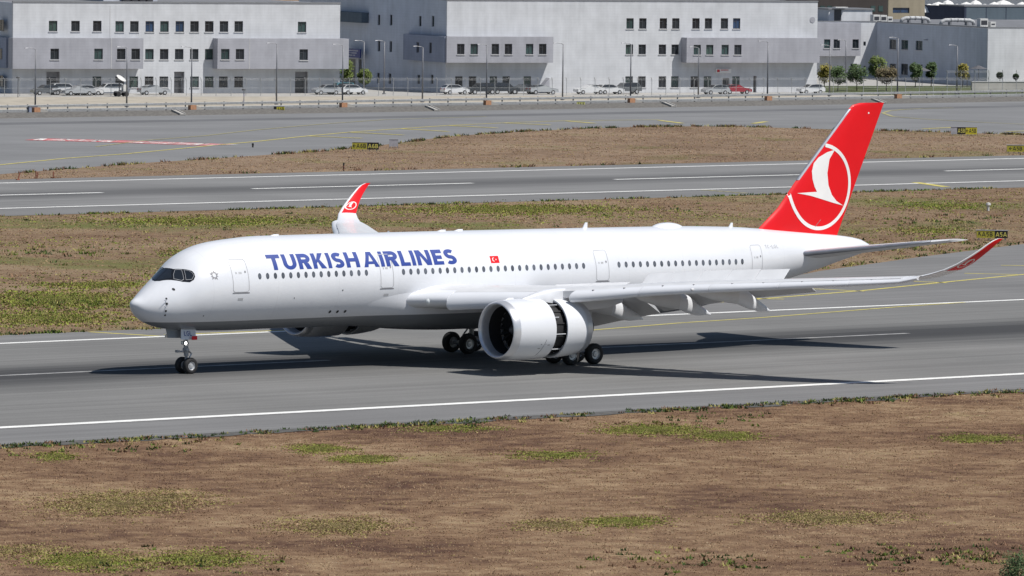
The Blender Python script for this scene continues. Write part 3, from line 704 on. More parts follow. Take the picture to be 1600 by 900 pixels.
# ------------------------------------------------------------------ wings
LEX = lambda y: 21.2+(y-3)*.7488 if y < 29 else 40.67
_ter = pchip([0, 3, 7, 11, 16, 22, 29], [34.2, 34.1, 34.7, 35.6, 37.5, 40.1, 43.5])
_zle = pchip([0, 3, 5.5, 12.2, 15.7, 22.7, 29], [4.42, 4.55, 4.75, 5.30, 5.78, 6.45, 7.02])
_th = pchip([0, 3, 11, 20, 29], [.138, .135, .112, .105, .10])
_tw = pchip([0, 3, 11, 20, 29], [3.6, 3.2, 1.6, .6, -.4])
def foil(t):                                     # half thickness (unit) and camber
    return 5*(.2969*math.sqrt(t)-.126*t-.3516*t*t+.2843*t**3-.1036*t**4), .018*math.sin(math.pi*t**.8)
def wpt(y, t, up_, le=None, ch=None):
    x0 = LEX(y); c = _ter(y)-x0; th, cb = foil(max(t, 0)); tw = rad(_tw(y))
    zz = (cb+(th if up_ else -th*.92)*_th(y))*c
    return Vector((x0+c*t, y, _zle(y)-math.sin(tw)*c*t+zz))
def flip(mb, s):
    if s > 0: return mb
    mb.v = [(x, -y, z) for x, y, z in mb.v]; return mb
def wing_box(ys, t0, t1t, t1b, n=14):
    rings = []
    for y in ys:
        a = [wpt(y, t0+(t1t-t0)*(i/n)**1.5, True) for i in range(n+1)]; b = [wpt(y, t0+(t1b-t0)*(i/n)**1.5, False) for i in range(n, -1, -1)]
        rings.append(a+b)
    return rings
def lin(a, b, n): return [a+(b-a)*i/n for i in range(n+1)]
WL = [(y_, z_, a_, b_-a_) for y_, z_, a_, b_ in ((29, 7.02, 40.67, 43.5), (29.8, 7.19, 41.4, 43.6), (30.4, 7.42, 42.0, 43.85), (31.0, 7.7, 42.55, 44.2), (31.5, 8.12, 43.3, 44.75), (31.85, 8.6, 44.05, 45.25), (32.08, 9.0, 44.65, 45.7), (32.25, 9.4, 45.25, 46.15), (32.34, 9.62, 45.65, 46.42), (32.37, 9.76, 46.1, 46.62))]
def wl_ring(i, n=10, shrink=0.0):
    y, z, x0, c = WL[i]; a = WL[max(i-1, 0)]; b = WL[min(i+1, len(WL)-1)]
    d = Vector((0, b[0]-a[0], b[1]-a[1])).normalized(); nrm = Vector((0, -d.z, d.y))
    pts = []
    for k_ in range(n+1): t = (k_/n)**1.5; th, cb = foil(t); pts.append(Vector((x0+c*t, y, z))+nrm*(cb*.5+th*.085+.004)*c)
    for k_ in range(n, -1, -1): t = (k_/n)**1.5; th, cb = foil(t); pts.append(Vector((x0+c*t, y, z))+nrm*(cb*.5-th*.085-.004)*c)
    return pts
for sgn in (-1, 1):
    wing = empty('wing'); wing.parent = air
    ys = [2.2, 3, 4.5, 6, 8, 10, 11, 12.5, 15, 18, 21, 21.6, 25, 29]
    mb = MB(); mb.loft(wing_box(ys, .03, .80, .70)); flip(mb, sgn).build('wing_box', A_WING, wing, True, 50)
    mb = MB(); mb.loft(wing_box([21.7, 25, 28.9], .795, .999, .999, 6)); flip(mb, sgn).build('aileron', A_WING, wing, True, 50)
    # winglet: white curve, red blade with white leading edge
    mb = MB(); mb.loft([wl_ring(i) for i in range(0, 4)], cap0=True, cap1=False); flip(mb, sgn).build('winglet_root', A_WHITE, wing, True, 60)
    mb = MB(); R = [wl_ring(i) for i in range(3, len(WL))]; n = len(R[0]); o = 0
    for r in R: mb.v += [tuple(p) for p in r]
    for i in range(len(R)-1):
        for j in range(n):
            k2 = (j+1) % n; mb.f.append((i*n+j, i*n+k2, (i+1)*n+k2, (i+1)*n+j)); e = min(j, n-1-j) if j != n-1 else 0
            mb.mi.append(1 if (j <= 2 or j >= n-4) else 0)
    mb.f.append(tuple((len(R)-1)*n+j for j in range(n))); mb.mi.append(1)
    wl = flip(mb, sgn).build('winglet', [A_RED, A_WHITE], wing, True, 60)
    # small ring-and-bird emblem on both faces of the winglet
    def wsurf(u, v_, face):                      # u chord fraction, v_ station index (float)
        i = min(int(v_), len(WL)-2); f = v_-i; y, z, x0, c = [WL[i][q]*(1-f)+WL[i+1][q]*f for q in range(4)]
        a, b = WL[i], WL[i+1]; d = Vector((0, b[0]-a[0], b[1]-a[1])).normalized(); nrm = Vector((0, -d.z, d.y))
        th, cb = foil(max(u, .001)); return Vector((x0+c*u, y, z))+nrm*((cb*.5+face*(th*.085+.004))*c+face*.012)
    for face in (1, -1):
        mb = MB(); cu, cv = .52, 4.1
        E_ = lambda a, b: (cu+a*.36, cv+b*.62)
        ringo = [E_(*p) for p in arc(0, 0, 1, 1, 0, 360, 28)[:-1]]; ringi = [E_(*p) for p in arc(0, 0, .84, .84, 0, 360, 28)[:-1]]
        decal_mesh(mb, [ringo, ringi], lambda a, b: wsurf(a, b, face), .1, .2)
        bird = [(.15, .85), (-.02, .3), (.05, -.1), (.3, -.4), (.7, -.5), (0, -.33), (-.8, -.1), (-.28, -.08), (-.45, .2), (-.4, .55), (-.15, .78)]
        decal_mesh(mb, [[E_(*p) for p in bird]], lambda a, b: wsurf(a, b, face), .1, .2)
        flip(mb, sgn).build('winglet_emblem', A_LOGO, wing)
    # slats, drooped forward of the leading edge
    segs = [(5.0, 9.6), (11.6, 15.3), (15.33, 19.0), (19.03, 22.7), (22.73, 26.4), (26.43, 30.0)]
    for a, b in segs:
        rings = []
        for y in lin(a, b, 4):
            yy = min(y, 29); c = _ter(yy)-LEX(yy); hh = (.60-.02*(y-5)*.9) if y < 10.5 else .40-.0135*(y-11.6); hh = max(hh, .14)
            x0 = LEX(yy)+(y-yy)*.8-.32; zc = _zle(yy)+(y-yy)*.3-(.26 if y < 10.5 else .16); ln = .95 if y < 10.5 else .85-.018*(y-11.6)
            ring = [(x0+ln*(1-math.cos(q)*1)*.5 if False else x0+ln*t_, y, zc+hh*z_) for t_, z_ in ((0, -.25), (.03, .05), (.10, .32), (.24, .62), (.5, .92), (.8, 1.1), (1.15, 1.2), (1.1, 1.08), (.7, .8), (.45, .35), (.35, -.1), (.38, -.6), (.45, -.9), (.28, -.92), (.12, -.72), (.03, -.5))]
            rings.append(ring)
        mb = MB(); mb.loft(rings); flip(mb, sgn).build('slat', A_WHITE, wing, True, 45)
        for i in range(2):                       # dark vents along the slat
            y = a+(b-a)*(.28+.45*i); yy = min(y, 29); hh = max((.60-.02*(y-5)*.9) if y < 10.5 else .40-.0135*(y-11.6), .14)
            if y > 10.5:
                mb = MB(); q = Vector((LEX(yy)+(y-yy)*.8+.10, y, _zle(yy)+(y-yy)*.3-.16+hh*.96)); mb.box(q.x-.06, q.x+.06, y-.05, y+.05, q.z-.03, q.z+.035); flip(mb, sgn).build('slat_vent', A_DKLINE, wing)
    # root strake with the landing light
    rings = []
    for i in range(9):
        t = i/8; y = 2.6+2.4*t; x0 = 20.5+1.9*t; hh = .62; zc = 4.45+.12*t
        rings.append([(x0+t_*1.8, y, zc+hh*z_) for t_, z_ in ((0, 0), (.05, .35), (.2, .7), (.5, 1.0), (1, 1.15), (1.2, .4), (1, -.8), (.5, -.85), (.2, -.62), (.05, -.3))])
    mb = MB(); mb.loft(rings); flip(mb, sgn).build('wing_root_fairing', A_WHITE, wing, True, 50)
    mb = MB(); mb.lathe([(-.05, .001), (-.03, .13), (.06, .20)], 16, c=(21.56, 4.0, 4.42)); flip(mb, sgn).build('wing_root_light', A_LENS, wing, True)
    # spoilers raised
    for i in range(5):
        y0, y1 = 11.7+1.8*i, 11.7+1.8*(i+1)-.04; rings = []
        for y in (y0, y1):
            p = wpt(y, .70, True)+Vector((0, 0, .03)); a = rad(48); L = 1.22-.06*i
            d = Vector((math.cos(a), 0, math.sin(a))); nn = Vector((-math.sin(a), 0, math.cos(a)))*.03
            rings.append([p-nn, p+d*L, p+d*L+nn*.4, p+nn])
        mb = MB(); mb.loft(rings); flip(mb, sgn).build('spoiler', A_SPOIL, wing)
    for i in range(2):
        y0, y1 = 4.6+2.7*i, 4.6+2.7*(i+1)-.05; rings = []
        for y in (y0, y1):
            p = wpt(y, .74, True)+Vector((0, 0, .03)); a = rad(22); L = 1.25
            d = Vector((math.cos(a), 0, math.sin(a))); nn = Vector((-math.sin(a), 0, math.cos(a)))*.03
            rings.append([p-nn, p+d*L, p+d*L+nn*.4, p+nn])
        mb = MB(); mb.loft(rings); flip(mb, sgn).build('spoiler', A_SPOIL, wing)
    # flaps run out and down
    for y0, y1, fc in ((3.6, 10.6, .27), (11.0, 21.5, .25)):
        rings = []
        for y in lin(y0, y1, 5):
            c = _ter(y)-LEX(y); p = wpt(y, .80, False)+Vector((.25*c*.3, 0, .12)); L = c*fc; a = rad(-34); ring = []
            for t in lin(0, 1, 8): th, cb = foil(t); q = (t*L, (cb+th*.16)*L); ring.append(q)
            for t in lin(1, 0, 8): th, cb = foil(t); q = (t*L, (cb-th*.10)*L); ring.append(q)
            rings.append([(p.x+u*math.cos(a)-w_*math.sin(a), y, p.z+u*math.sin(a)+w_*math.cos(a)) for u, w_ in ring])
        mb = MB(); mb.loft(rings); flip(mb, sgn).build('flap', A_FLAP, wing, True, 50)
    # flap track fairings: fixed canoe and drooped tail
    for y, tz in ((9.2, 3.2), (14.0, 3.8), (18.2, 4.3)):
        te = _ter(y)-(1.0 if y < 10 else .8 if y < 15 else 1.1); z1 = wpt(y, .72, False).z; r = .33-.008*(y-9)
        def ell(x, z, ry, rzz): return [(x, y+ry*math.cos(a*math.pi/8), z+rzz*math.sin(a*math.pi/8)) for a in range(16)]
        mb = MB(); mb.loft([ell(te-5.2, z1+.0, .05, .05), ell(te-4.4, z1-.15, r*.55, .28), ell(te-3.2, z1-.30, r*.9, .46), ell(te-2.0, z1-.38, r, .58), ell(te-1.1, z1-.44, r, .66)]); flip(mb, sgn).build('flap_fairing', A_WING, wing, True, 50)
        mb = MB(); mb.loft([ell(te-1.25, z1-.46, r*.9, .55), ell(te-.2, z1-.80, r*.9, .60), ell(te+.7, (z1-.8+tz)*.5-.02, r*.6, .40), ell(te+1.5, tz+.12, r*.28, .17), ell(te+1.85, tz-.02, .04, .05)]); flip(mb, sgn).build('flap_fairing_tail', A_WHITE, wing, True, 50)
    # ---------------------------------------------------------------- engine
    eng = empty('engine'); eng.parent = air; EY = 10.5*sgn; EC = (22.0, EY, 2.98)
    def L_(name, prof_, m, seg=64, angle=35, c=EC): mb = MB(); mb.lathe(prof_, seg, c=c); return mb.build(name, m, eng, True, angle)
    L_('intake_lip', [(.75, 1.585), (.45, 1.60), (.2, 1.64), (.06, 1.70), (.0, 1.765), (.02, 1.815), (.10, 1.865), (.28, 1.915), (.52, 1.945)], A_LIP)
    L_('fan_cowl', [(.525, 1.945), (.9, 1.975), (1.6, 2.0), (2.4, 2.0), (3.0, 1.992), (3.55, 1.975), (3.56, 1.91), (3.4, 1.88)], A_WHITE)
    L_('intake_duct', [(.74, 1.585), (1.3, 1.58), (1.75, 1.565)], A_HOLE)
    L_('reverser_cascade', [(3.35, 1.66), (4.75, 1.60)], A_HOLE)
    for q in range(12):                          # rails between the cascade boxes, blackened to carry the deep gap's shade
        a = 2*math.pi*(q+.5)/12; mb = MB(); ca, sa = math.cos(a), math.sin(a)
        mb.add([(EC[0]+x, EY+r*ca-wd*sa, EC[2]+r*sa+wd*ca) for x in (3.45, 4.6) for r, wd in ((1.63, -.04), (1.63, .04), (1.70, .04), (1.70, -.04))], [(0, 1, 2, 3), (7, 6, 5, 4), (0, 4, 5, 1), (1, 5, 6, 2), (2, 6, 7, 3), (3, 7, 4, 0)]); mb.build('cascade_rail', A_HOLE, eng)
    for a in ((188, 152, 118, 225) if sgn < 0 else (-8, 28, 62, -45)):
        mb = MB(); ca, sa = math.cos(rad(a)), math.sin(rad(a)); mb.tube([(EC[0]+3.54, EY+1.80*ca, EC[2]+1.80*sa), (EC[0]+(4.05 if a in (152, 28) else 4.5), EY+1.80*ca, EC[2]+1.80*sa)], .028, 6); mb.build('reverser_actuator', A_WHITE, eng)
    L_('reverser_sleeve', [(4.62, 1.78), (4.54, 1.88), (4.56, 1.955), (5.2, 1.93), (5.8, 1.88), (6.4, 1.80), (6.95, 1.68), (6.95, 1.62), (6.2, 1.58)], A_WHITE)
    L_('sleeve_trim', [(6.45, 1.802), (6.5, 1.795), (6.97, 1.69), (6.99, 1.64)], A_LIP)
    L_('core_cowl', [(6.0, 1.2), (6.8, 1.08), (7.5, .86), (7.9, .72), (7.9, .66), (7.5, .64)], A_DARKM)
    L_('exhaust_plug', [(7.4, .44), (7.9, .38), (8.3, .18), (8.5, .02)], A_DARKM)
    mb = MB(); mb.lathe([(1.15, .02), (1.25, .16), (1.5, .36), (1.8, .46)], 24, c=EC); mb.build('fan_spinner', A_DARKM, eng, True)
    mb = MB()
    for q in range(22):
        a = 2*math.pi*q/22
        def bp(r, da, x): return (EC[0]+x, EY+r*math.cos(a+da), EC[2]+r*math.sin(a+da))
        mb.add([bp(.42, -.12, 1.62), bp(.42, .12, 1.95), bp(1.0, .16, 1.92), bp(1.53, .17, 1.9), bp(1.53, -.05, 1.66), bp(1.0, -.08, 1.62)], [(0, 1, 2, 5), (5, 2, 3, 4)])
    mb.build('fan', A_HOLE, eng, True)
    mb = MB(); mb.lathe([(2.0, .02), (2.0, 1.56)], 32, c=EC); mb.build('duct_wall', A_HOLE, eng)
    for a in ((200, -.02), (206, .9), (215, .3)):
        pass
    # cowl placards
    if sgn < 0:
        for x, a, sx in ((2.35, 205, .12), (2.75, 205, .07), (2.95, 207, .2), (2.2, 214, .22)):
            mb = MB(); r = 2.006
            mb.add([(EC[0]+x+dx, EY+r*math.cos(rad(a+da)), EC[2]+r*math.sin(rad(a+da))) for dx, da in ((0, 0), (sx, 0), (sx, 1.6), (0, 1.6))], [(0, 1, 2, 3)]); mb.build('cowl_placard', A_DKLINE, eng)
    mb = MB(); pts = []
    for a in lin(196, 236, 10): pts.append((EC[0]+2.72+.002*(a-196)**1.0*-6*.0-(a-200)*.008, EY+2.004*math.cos(rad(a) if sgn < 0 else rad(180-a)), EC[2]+2.004*math.sin(rad(a))))
    mb.tube(pts, .012, 5); mb.build('cowl_seam', A_DKLINE, eng)
    # nacelle strake
    a = rad(55 if sgn < 0 else 125); mb = MB(); r0 = 1.97
    mb.add([(EC[0]+x, EY+r*math.cos(a)+e*math.sin(a), EC[2]+r*math.sin(a)-e*math.cos(a)) for e in (-.02, .02) for x, r in ((1.1, r0), (2.6, r0), (2.6, r0+.42), (2.2, r0+.42))], [(0, 1, 2, 3), (7, 6, 5, 4), (0, 4, 5, 1), (1, 5, 6, 2), (2, 6, 7, 3), (3, 7, 4, 0)]); mb.build('nacelle_strake', A_WHITE, eng)
    # pylon
    rings = []
    for x, zb_, zt_, wd in ((24.2, 4.9, 4.98, .05), (25.0, 4.85, 5.25, .30), (26.2, 4.7, 5.52, .40), (27.6, 4.5, 5.6, .42), (29.5, 4.1, 5.2, .40), (31.5, 4.2, 4.9, .28), (33, 4.5, 4.8, .06)):
        rings.append([(x, EY-wd, zb_), (x, EY-wd, zt_-.12), (x, EY-wd*.6, zt_), (x, EY+wd*.6, zt_), (x, EY+wd, zt_-.12), (x, EY+wd, zb_)])
    mb = MB(); mb.loft(rings); mb.build('pylon', A_WHITE, eng, True, 50)
    # ---------------------------------------------------------------- horizontal stabiliser
    rings = []
    for f in lin(0, 1, 8):
        y = .9+(9.4-.9)*f; x0 = 57.0+(y-.9)*.80; c = 6.3+(2.25-6.3)*f; z = 6.42+1.36*f
        if f > .95: x0 += .25; c -= .3
        ring = []
        for t in lin(0, 1, 10): th, cb = foil(t**1.4); ring.append((x0+c*t**1.4, y, z+th*.105*c))
        for t in lin(1, 0, 10): th, cb = foil(t**1.4); ring.append((x0+c*t**1.4, y, z-th*.105*c))
        rings.append(ring)
    mb = MB(); mb.loft(rings); hs = flip(mb, sgn).build('horizontal_stabilizer', A_WING, air, True, 55)
    rings = []
    for f in lin(.03, .9, 6):
        y = .9+(9.4-.9)*f; x0 = 57.0+(y-.9)*.80; c = 6.3+(2.25-6.3)*f; z = 6.42+1.36*f
        ring = []
        for t in (.0, .006, .02, .05): th, cb = foil(t); ring.append((x0+c*t-.012, y, z+th*.105*c+.008))
        for t in (.05, .02, .006): th, cb = foil(t); ring.append((x0+c*t-.012, y, z-th*.105*c-.008))
        rings.append(ring)
    mb = MB(); mb.loft(rings); flip(mb, sgn).build('leading_edge', A_METAL, hs, True, 60)

# ------------------------------------------------------------------ fin
def fin_le(z):
    P = [(8.0, 54.5), (8.3, 54.89), (9.64, 56.6), (11.48, 58.24), (16.46, 63.16), (16.72, 63.5), (16.86, 64.2)]
    for (a, xa), (b, xb) in zip(P, P[1:]):
        if z <= b: return xa+(xb-xa)*(z-a)/(b-a)
    return P[-1][1]
def fin_te(z): return 62.35+(z-7.62)*.4565
def fin_half(x, z):
    x0 = fin_le(z); c = fin_te(z)-x0; t = min(max((x-x0)/c, 0), 1); return foil(t)[0]*.09*min(c, 7.0)
rings = []
for z in [7.3, 7.8, 8.3, 9, 9.64, 10.3, 11, 11.48, 12.3, 13.5, 14.7, 15.8, 16.3, 16.46, 16.6, 16.72, 16.8, 16.86]:
    x0 = fin_le(max(z, 8.0)); x1 = fin_te(z); ring = []
    for t in lin(0, 1, 14): q = t**1.5; ring.append((x0+(x1-x0)*q, -fin_half(x0+(x1-x0)*q, max(z, 8)), z))
    for t in lin(1, 0, 14)[1:-1]: q = t**1.5; ring.append((x0+(x1-x0)*q, fin_half(x0+(x1-x0)*q, max(z, 8)), z))
    rings.append(ring)
mb = MB(); mb.loft(rings); fin = mb.build('tail_fin', A_RED, air, True, 50)
mb = MB(); rr = []
for z in lin(11.55, 16.45, 8):
    x0 = fin_le(z); rr.append([(x0-.02, 0, z), (x0+.02, -fin_half(x0+.06, z)-.01, z), (x0+.17, -fin_half(x0+.17, z)-.012, z), (x0+.17, fin_half(x0+.17, z)+.012, z), (x0+.02, fin_half(x0+.06, z)+.01, z)])
mb.loft(rr); mb.build('leading_edge', A_FINLE, fin, True, 60)
ys_ = lambda x, z, o=.012: Vector((x, -(fin_half(x, z)+o), z))
# ring, cut off where it runs past the leading edge
RC = (60.44, 11.06); seg = []
ro, ri = 3.05, 2.79
angs = [a for a in range(-210, 100, 3)]
ok = [a for a in angs if RC[0]+ri*math.cos(rad(a)) > fin_le(RC[1]+ri*math.sin(rad(a)))+.03 and RC[0]+ro*math.cos(rad(a)) > fin_le(RC[1]+ro*math.sin(rad(a)))-.06]
runs = []; cur = [ok[0]]
for a in ok[1:]:
    if a-cur[-1] > 3: runs.append(cur); cur = []
    cur.append(a)
runs.append(cur)
for sd in (-1, 1):
    mb = MB(); f_ = lambda a, b: (lambda p: Vector((p.x, p.y*(-sd), p.z)))(ys_(a, b))
    for r in runs:
        decal_mesh(mb, [[(RC[0]+ro*math.cos(rad(a)), RC[1]+ro*math.sin(rad(a))) for a in r]+[(RC[0]+ri*math.cos(rad(a)), RC[1]+ri*math.sin(rad(a))) for a in r[::-1]]], f_, .4, .4)
    mb.build('fin_emblem_ring', A_LOGO, fin)
    mb = MB()
    B = [(61.72, 13.62), (61.21, 12.96), (61.03, 12.0), (61.18, 11.15), (61.58, 10.45), (62.08, 10.02), (62.80, 9.68), (61.7, 9.91), (60.54, 10.19), (59.39, 10.46), (58.19, 10.65), (59.19, 10.69), (60.05, 10.71), (59.80, 11.10), (59.62, 11.6), (59.58, 12.16), (59.79, 12.71), (60.25, 13.12), (61.0, 13.46)]
    decal_mesh(mb, [B], f_, .4, .4); mb.build('fin_emblem_bird', A_LOGO, fin)
    mb = MB(); decal_mesh(mb, stroke([(60.0, 8.25), (60.55, 8.75), (65.0, 16.7)][0:2], .04), f_, 9, 9); mb.build('rudder_gap', A_DKLINE, fin)
    mb = MB(); decal_mesh(mb, [arc(65.0, 16.15, .07, .07, 0, 360, 10)[:-1]], f_, 9, 9); mb.build('tail_light', A_LOGO, fin)

# ------------------------------------------------------------------ landing gear
def wheel(parent, c, r, wd):
    mb = MB(); x, y, z = c; h = wd/2
    mb.lathe([(-h*.9, r*.52), (-h, r*.62), (-h, r*.82), (-h*.8, r*.95), (-h*.45, r), (h*.45, r), (h*.8, r*.95), (h, r*.82), (h, r*.62), (h*.9, r*.52)], 28, 0, 'y', c)
    mb.lathe([(-h*.9, r*.53), (-h*.55, r*.46), (-h*.5, r*.30), (-h*.85, r*.24), (-h*.9, .01)], 20, 1, 'y', c); mb.lathe([(h*.9, r*.53), (h*.55, r*.46), (h*.5, r*.30), (h*.85, r*.24), (h*.9, .01)], 20, 1, 'y', c)
    return mb.build('wheel', [A_TYRE, A_HUB], parent, True, 40)
ng = empty('nose_gear', (4.62, 0, 0)); ng.parent = air
for s in (-1, 1): wheel(ng, (0, .40*s, .525), .53, .40)
mb = MB(); mb.tube([(0, -.42, .525), (0, .42, .525)], .09, 10); mb.tube([(0, 0, .5), (-.02, 0, 1.2)], .10, 12); mb.tube([(-.02, 0, 1.15), (-.12, 0, 2.9)], .155, 14); mb.build('strut', A_STEEL, ng, True, 40)
mb = MB(); mb.tube([(-.05, -.2, 1.55), (-.05, .2, 1.55)], .13, 10); mb.tube([(-.08, 0, 1.42), (-.75, 0, 1.46)], [.07, .06], 8); mb.box(-.85, -.68, -.12, .12, 1.38, 1.54); mb.build('steering_unit', A_STEEL, ng)
mb = MB(); mb.tube([(.05, -.1, 1.5), (.42, 0, 1.28)], .045, 8); mb.tube([(.05, .1, 1.5), (.42, 0, 1.28)], .045, 8); mb.tube([(.42, 0, 1.28), (.06, 0, .72)], .05, 8); mb.build('torque_link', A_HUB, ng)
mb = MB(); mb.tube([(0, 0, 2.1), (-1.4, 0, 2.85)], .07, 8); mb.tube([(.05, .1, 1.7), (.02, .12, 2.6)], .03, 6); mb.tube([(-.1, -.12, 1.7), (-.2, -.16, 2.6)], .025, 6); mb.build('drag_brace', A_STEEL, ng)
for s in (-1, 1):
    mb = MB(); mb.lathe([(-.14, .01), (-.13, .07), (-.10, .11)], 14, c=(-.12, .2*s, 1.98)); mb.build('taxi_light', A_LAMP if s < 0 else A_LENS, ng, True)
    mb = MB(); mb.lathe([(-.10, .126), (.06, .10), (.1, .02)], 14, c=(-.12, .2*s, 1.98)); mb.build('taxi_light_housing', A_STEEL, ng, True)
    if s < 0:
        mb = MB(); mb.loft([[(-1.98, .30*s, 2.98), (-.75, .34*s, 2.98), (-.80, .46*s, 2.36), (-1.9, .42*s, 2.40)], [(-1.98, .34*s, 2.98), (-.75, .38*s, 2.98), (-.80, .50*s, 2.36), (-1.9, .46*s, 2.40)]]); mb.build('gear_door', mat('belly_grey', (.20, .215, .23), .4, vary=.08, scale=1), ng)
    mb = MB(); mb.loft([[(-1.05, .68*s, 2.95), (.15, .70*s, 2.90), (.03, .86*s, 2.26), (-1.15, .84*s, 2.30)], [(-1.05, .72*s, 2.95), (.15, .74*s, 2.90), (.03, .90*s, 2.26), (-1.15, .88*s, 2.30)]]); gd = mb.build('gear_door', A_WHITE, ng)
mb = MB(); mb.add([(-.02+x, -.90-(2.86-z)*.22-.035, z) for x, z in ((-.36, 2.5), (.08, 2.5), (.05, 2.26), (-.40, 2.26))], [(0, 1, 2, 3)]); mb.build('red_placard', A_RED, ng)
mb = MB(); x = -.85
for c in 'LGL':
    for i, loops in enumerate(glyph(c, GW[c], .15)):
        decal_mesh(mb, loops, lambda a, b, i=i: (x+a*.27, -.735-(2.92-(2.52+b*.30))*.22-.02-.002*i, 2.52+b*.30), 9, 9)
    x += (GW[c]+.14)*.27
mb.build('gear_door_lettering', A_BLUE, ng)
for s in (-1, 1):
    dz = 0.0 if s < 0 else -.035
    mg = empty('main_gear', (33.38, 5.3*s, dz)); mg.parent = air
    for ax in (-1.02, 1.02):
        for q in (-1, 1): wheel(mg, (ax, .87*q, .70), .705, .52)
    mb = MB(); mb.tube([(-1.1, 0, .72), (1.1, 0, .72)], .16, 12)
    for ax in (-1.02, 1.02): mb.tube([(ax, -.8, .70), (ax, .8, .70)], .11, 10)
    mb.build('bogie_beam', A_STEEL, mg, True, 40)
    mb = MB(); mb.tube([(0, 0, .7), (.02, 0, 1.7)], .17, 14); mb.tube([(.02, 0, 1.6), (.05, -.15*s, 4.3)], .27, 16); mb.build('strut', A_STEEL, mg, True, 40)
    mb = MB(); mb.tube([(.04, 0, 2.3), (.0, -1.9*s, 3.5)], .10, 8); mb.tube([(-.1, 0, 1.9), (-1.7, 0, 3.6)], .09, 8); mb.tube([(-.25, 0, 1.75), (-.75, 0, 1.2), (-.6, 0, .85)], .06, 8); mb.build('side_stay', A_STEEL, mg)
    mb = MB(); mb.loft([[(-.9, .75*s, 4.2), (.9, .75*s, 4.2), (.8, .62*s, 2.0), (-.7, .62*s, 1.85)], [(-.9, .80*s, 4.2), (.9, .80*s, 4.2), (.8, .67*s, 2.0), (-.7, .67*s, 1.85)]]); mb.build('gear_door', A_WING, mg)
# ================================================================== BUILDINGS
def plaster(name, base, lines=.42, dirt=.12):
    k = NB(name); v = k.coords(); xyz = k.sep(v)
    n1 = k.noise(v, .35, 6, .6); n2 = k.noise(k.coords((1.2, 1.2, .12)), 1.0, 5, .6)
    c = k.ramp(n1, [(.3, [x*(1-dirt) for x in base]), (.7, [x*(1+dirt*.5) for x in base])])
    c = k.mix(1.0, c, k.ramp(n2, [(.25, .88), (.65, 1.03)]), 'MULTIPLY')
    g = k.math('LESS_THAN', k.math('MODULO', k.math('ADD', xyz[2], 20), lines), .035)
    c = k.mix(k.math('MULTIPLY', g, .22), c, [x*.5 for x in base])
    k.link(c, k.b.inputs['Base Color']); k.b.inputs['Roughness'].default_value = .8; k.b.inputs['Specular IOR Level'].default_value = .2
    return k.m
B_WHITE = plaster('facade_white', (.575, .59, .62)); B_GREY = plaster('facade_grey', (.365, .37, .41)); B_BLUE_SHADE = plaster('facade_shade_and_blue_grey', (.25, .28, .36)); B_SHADE = plaster('facade_white_shaded', (.49, .525, .59))  # last two: flank shade put into the colours of grey and white
B_ROOF = mat('roof_grey', (.16, .165, .18), .9, vary=.2, scale=.3); B_CAP = mat('parapet_cap', (.22, .225, .24), .5, .2, vary=.1)
B_FRAME = mat('window_frame_dark', (.07, .075, .085), .4, vary=.1); B_SILL = mat('window_sill', (.48, .48, .49), .6, vary=.1)
GLASSES = [mat('window_glass_%s' % c, v_, .06, vary=.45, scale=.35, spec=.6) for c, v_ in (('dark', (.020, .026, .032)), ('teal', (.035, .065, .065)), ('green', (.05, .085, .075)), ('blue', (.03, .06, .12)), ('black', (.014, .016, .02)))]
B_BROWN = plaster('cladding_brown', (.06, .052, .05), .6); B_TAN = plaster('wall_tan', (.30, .265, .20), .9); B_NAVY = plaster('cladding_navy', (.035, .045, .075), .5); B_STEEL = plaster('cladding_steel_blue', (.095, .125, .155), .5)
B_DOOR = mat('door_dark', (.05, .052, .06), .4, vary=.2); B_REC = mat('recess_grey', (.30, .30, .32), .8, vary=.1)
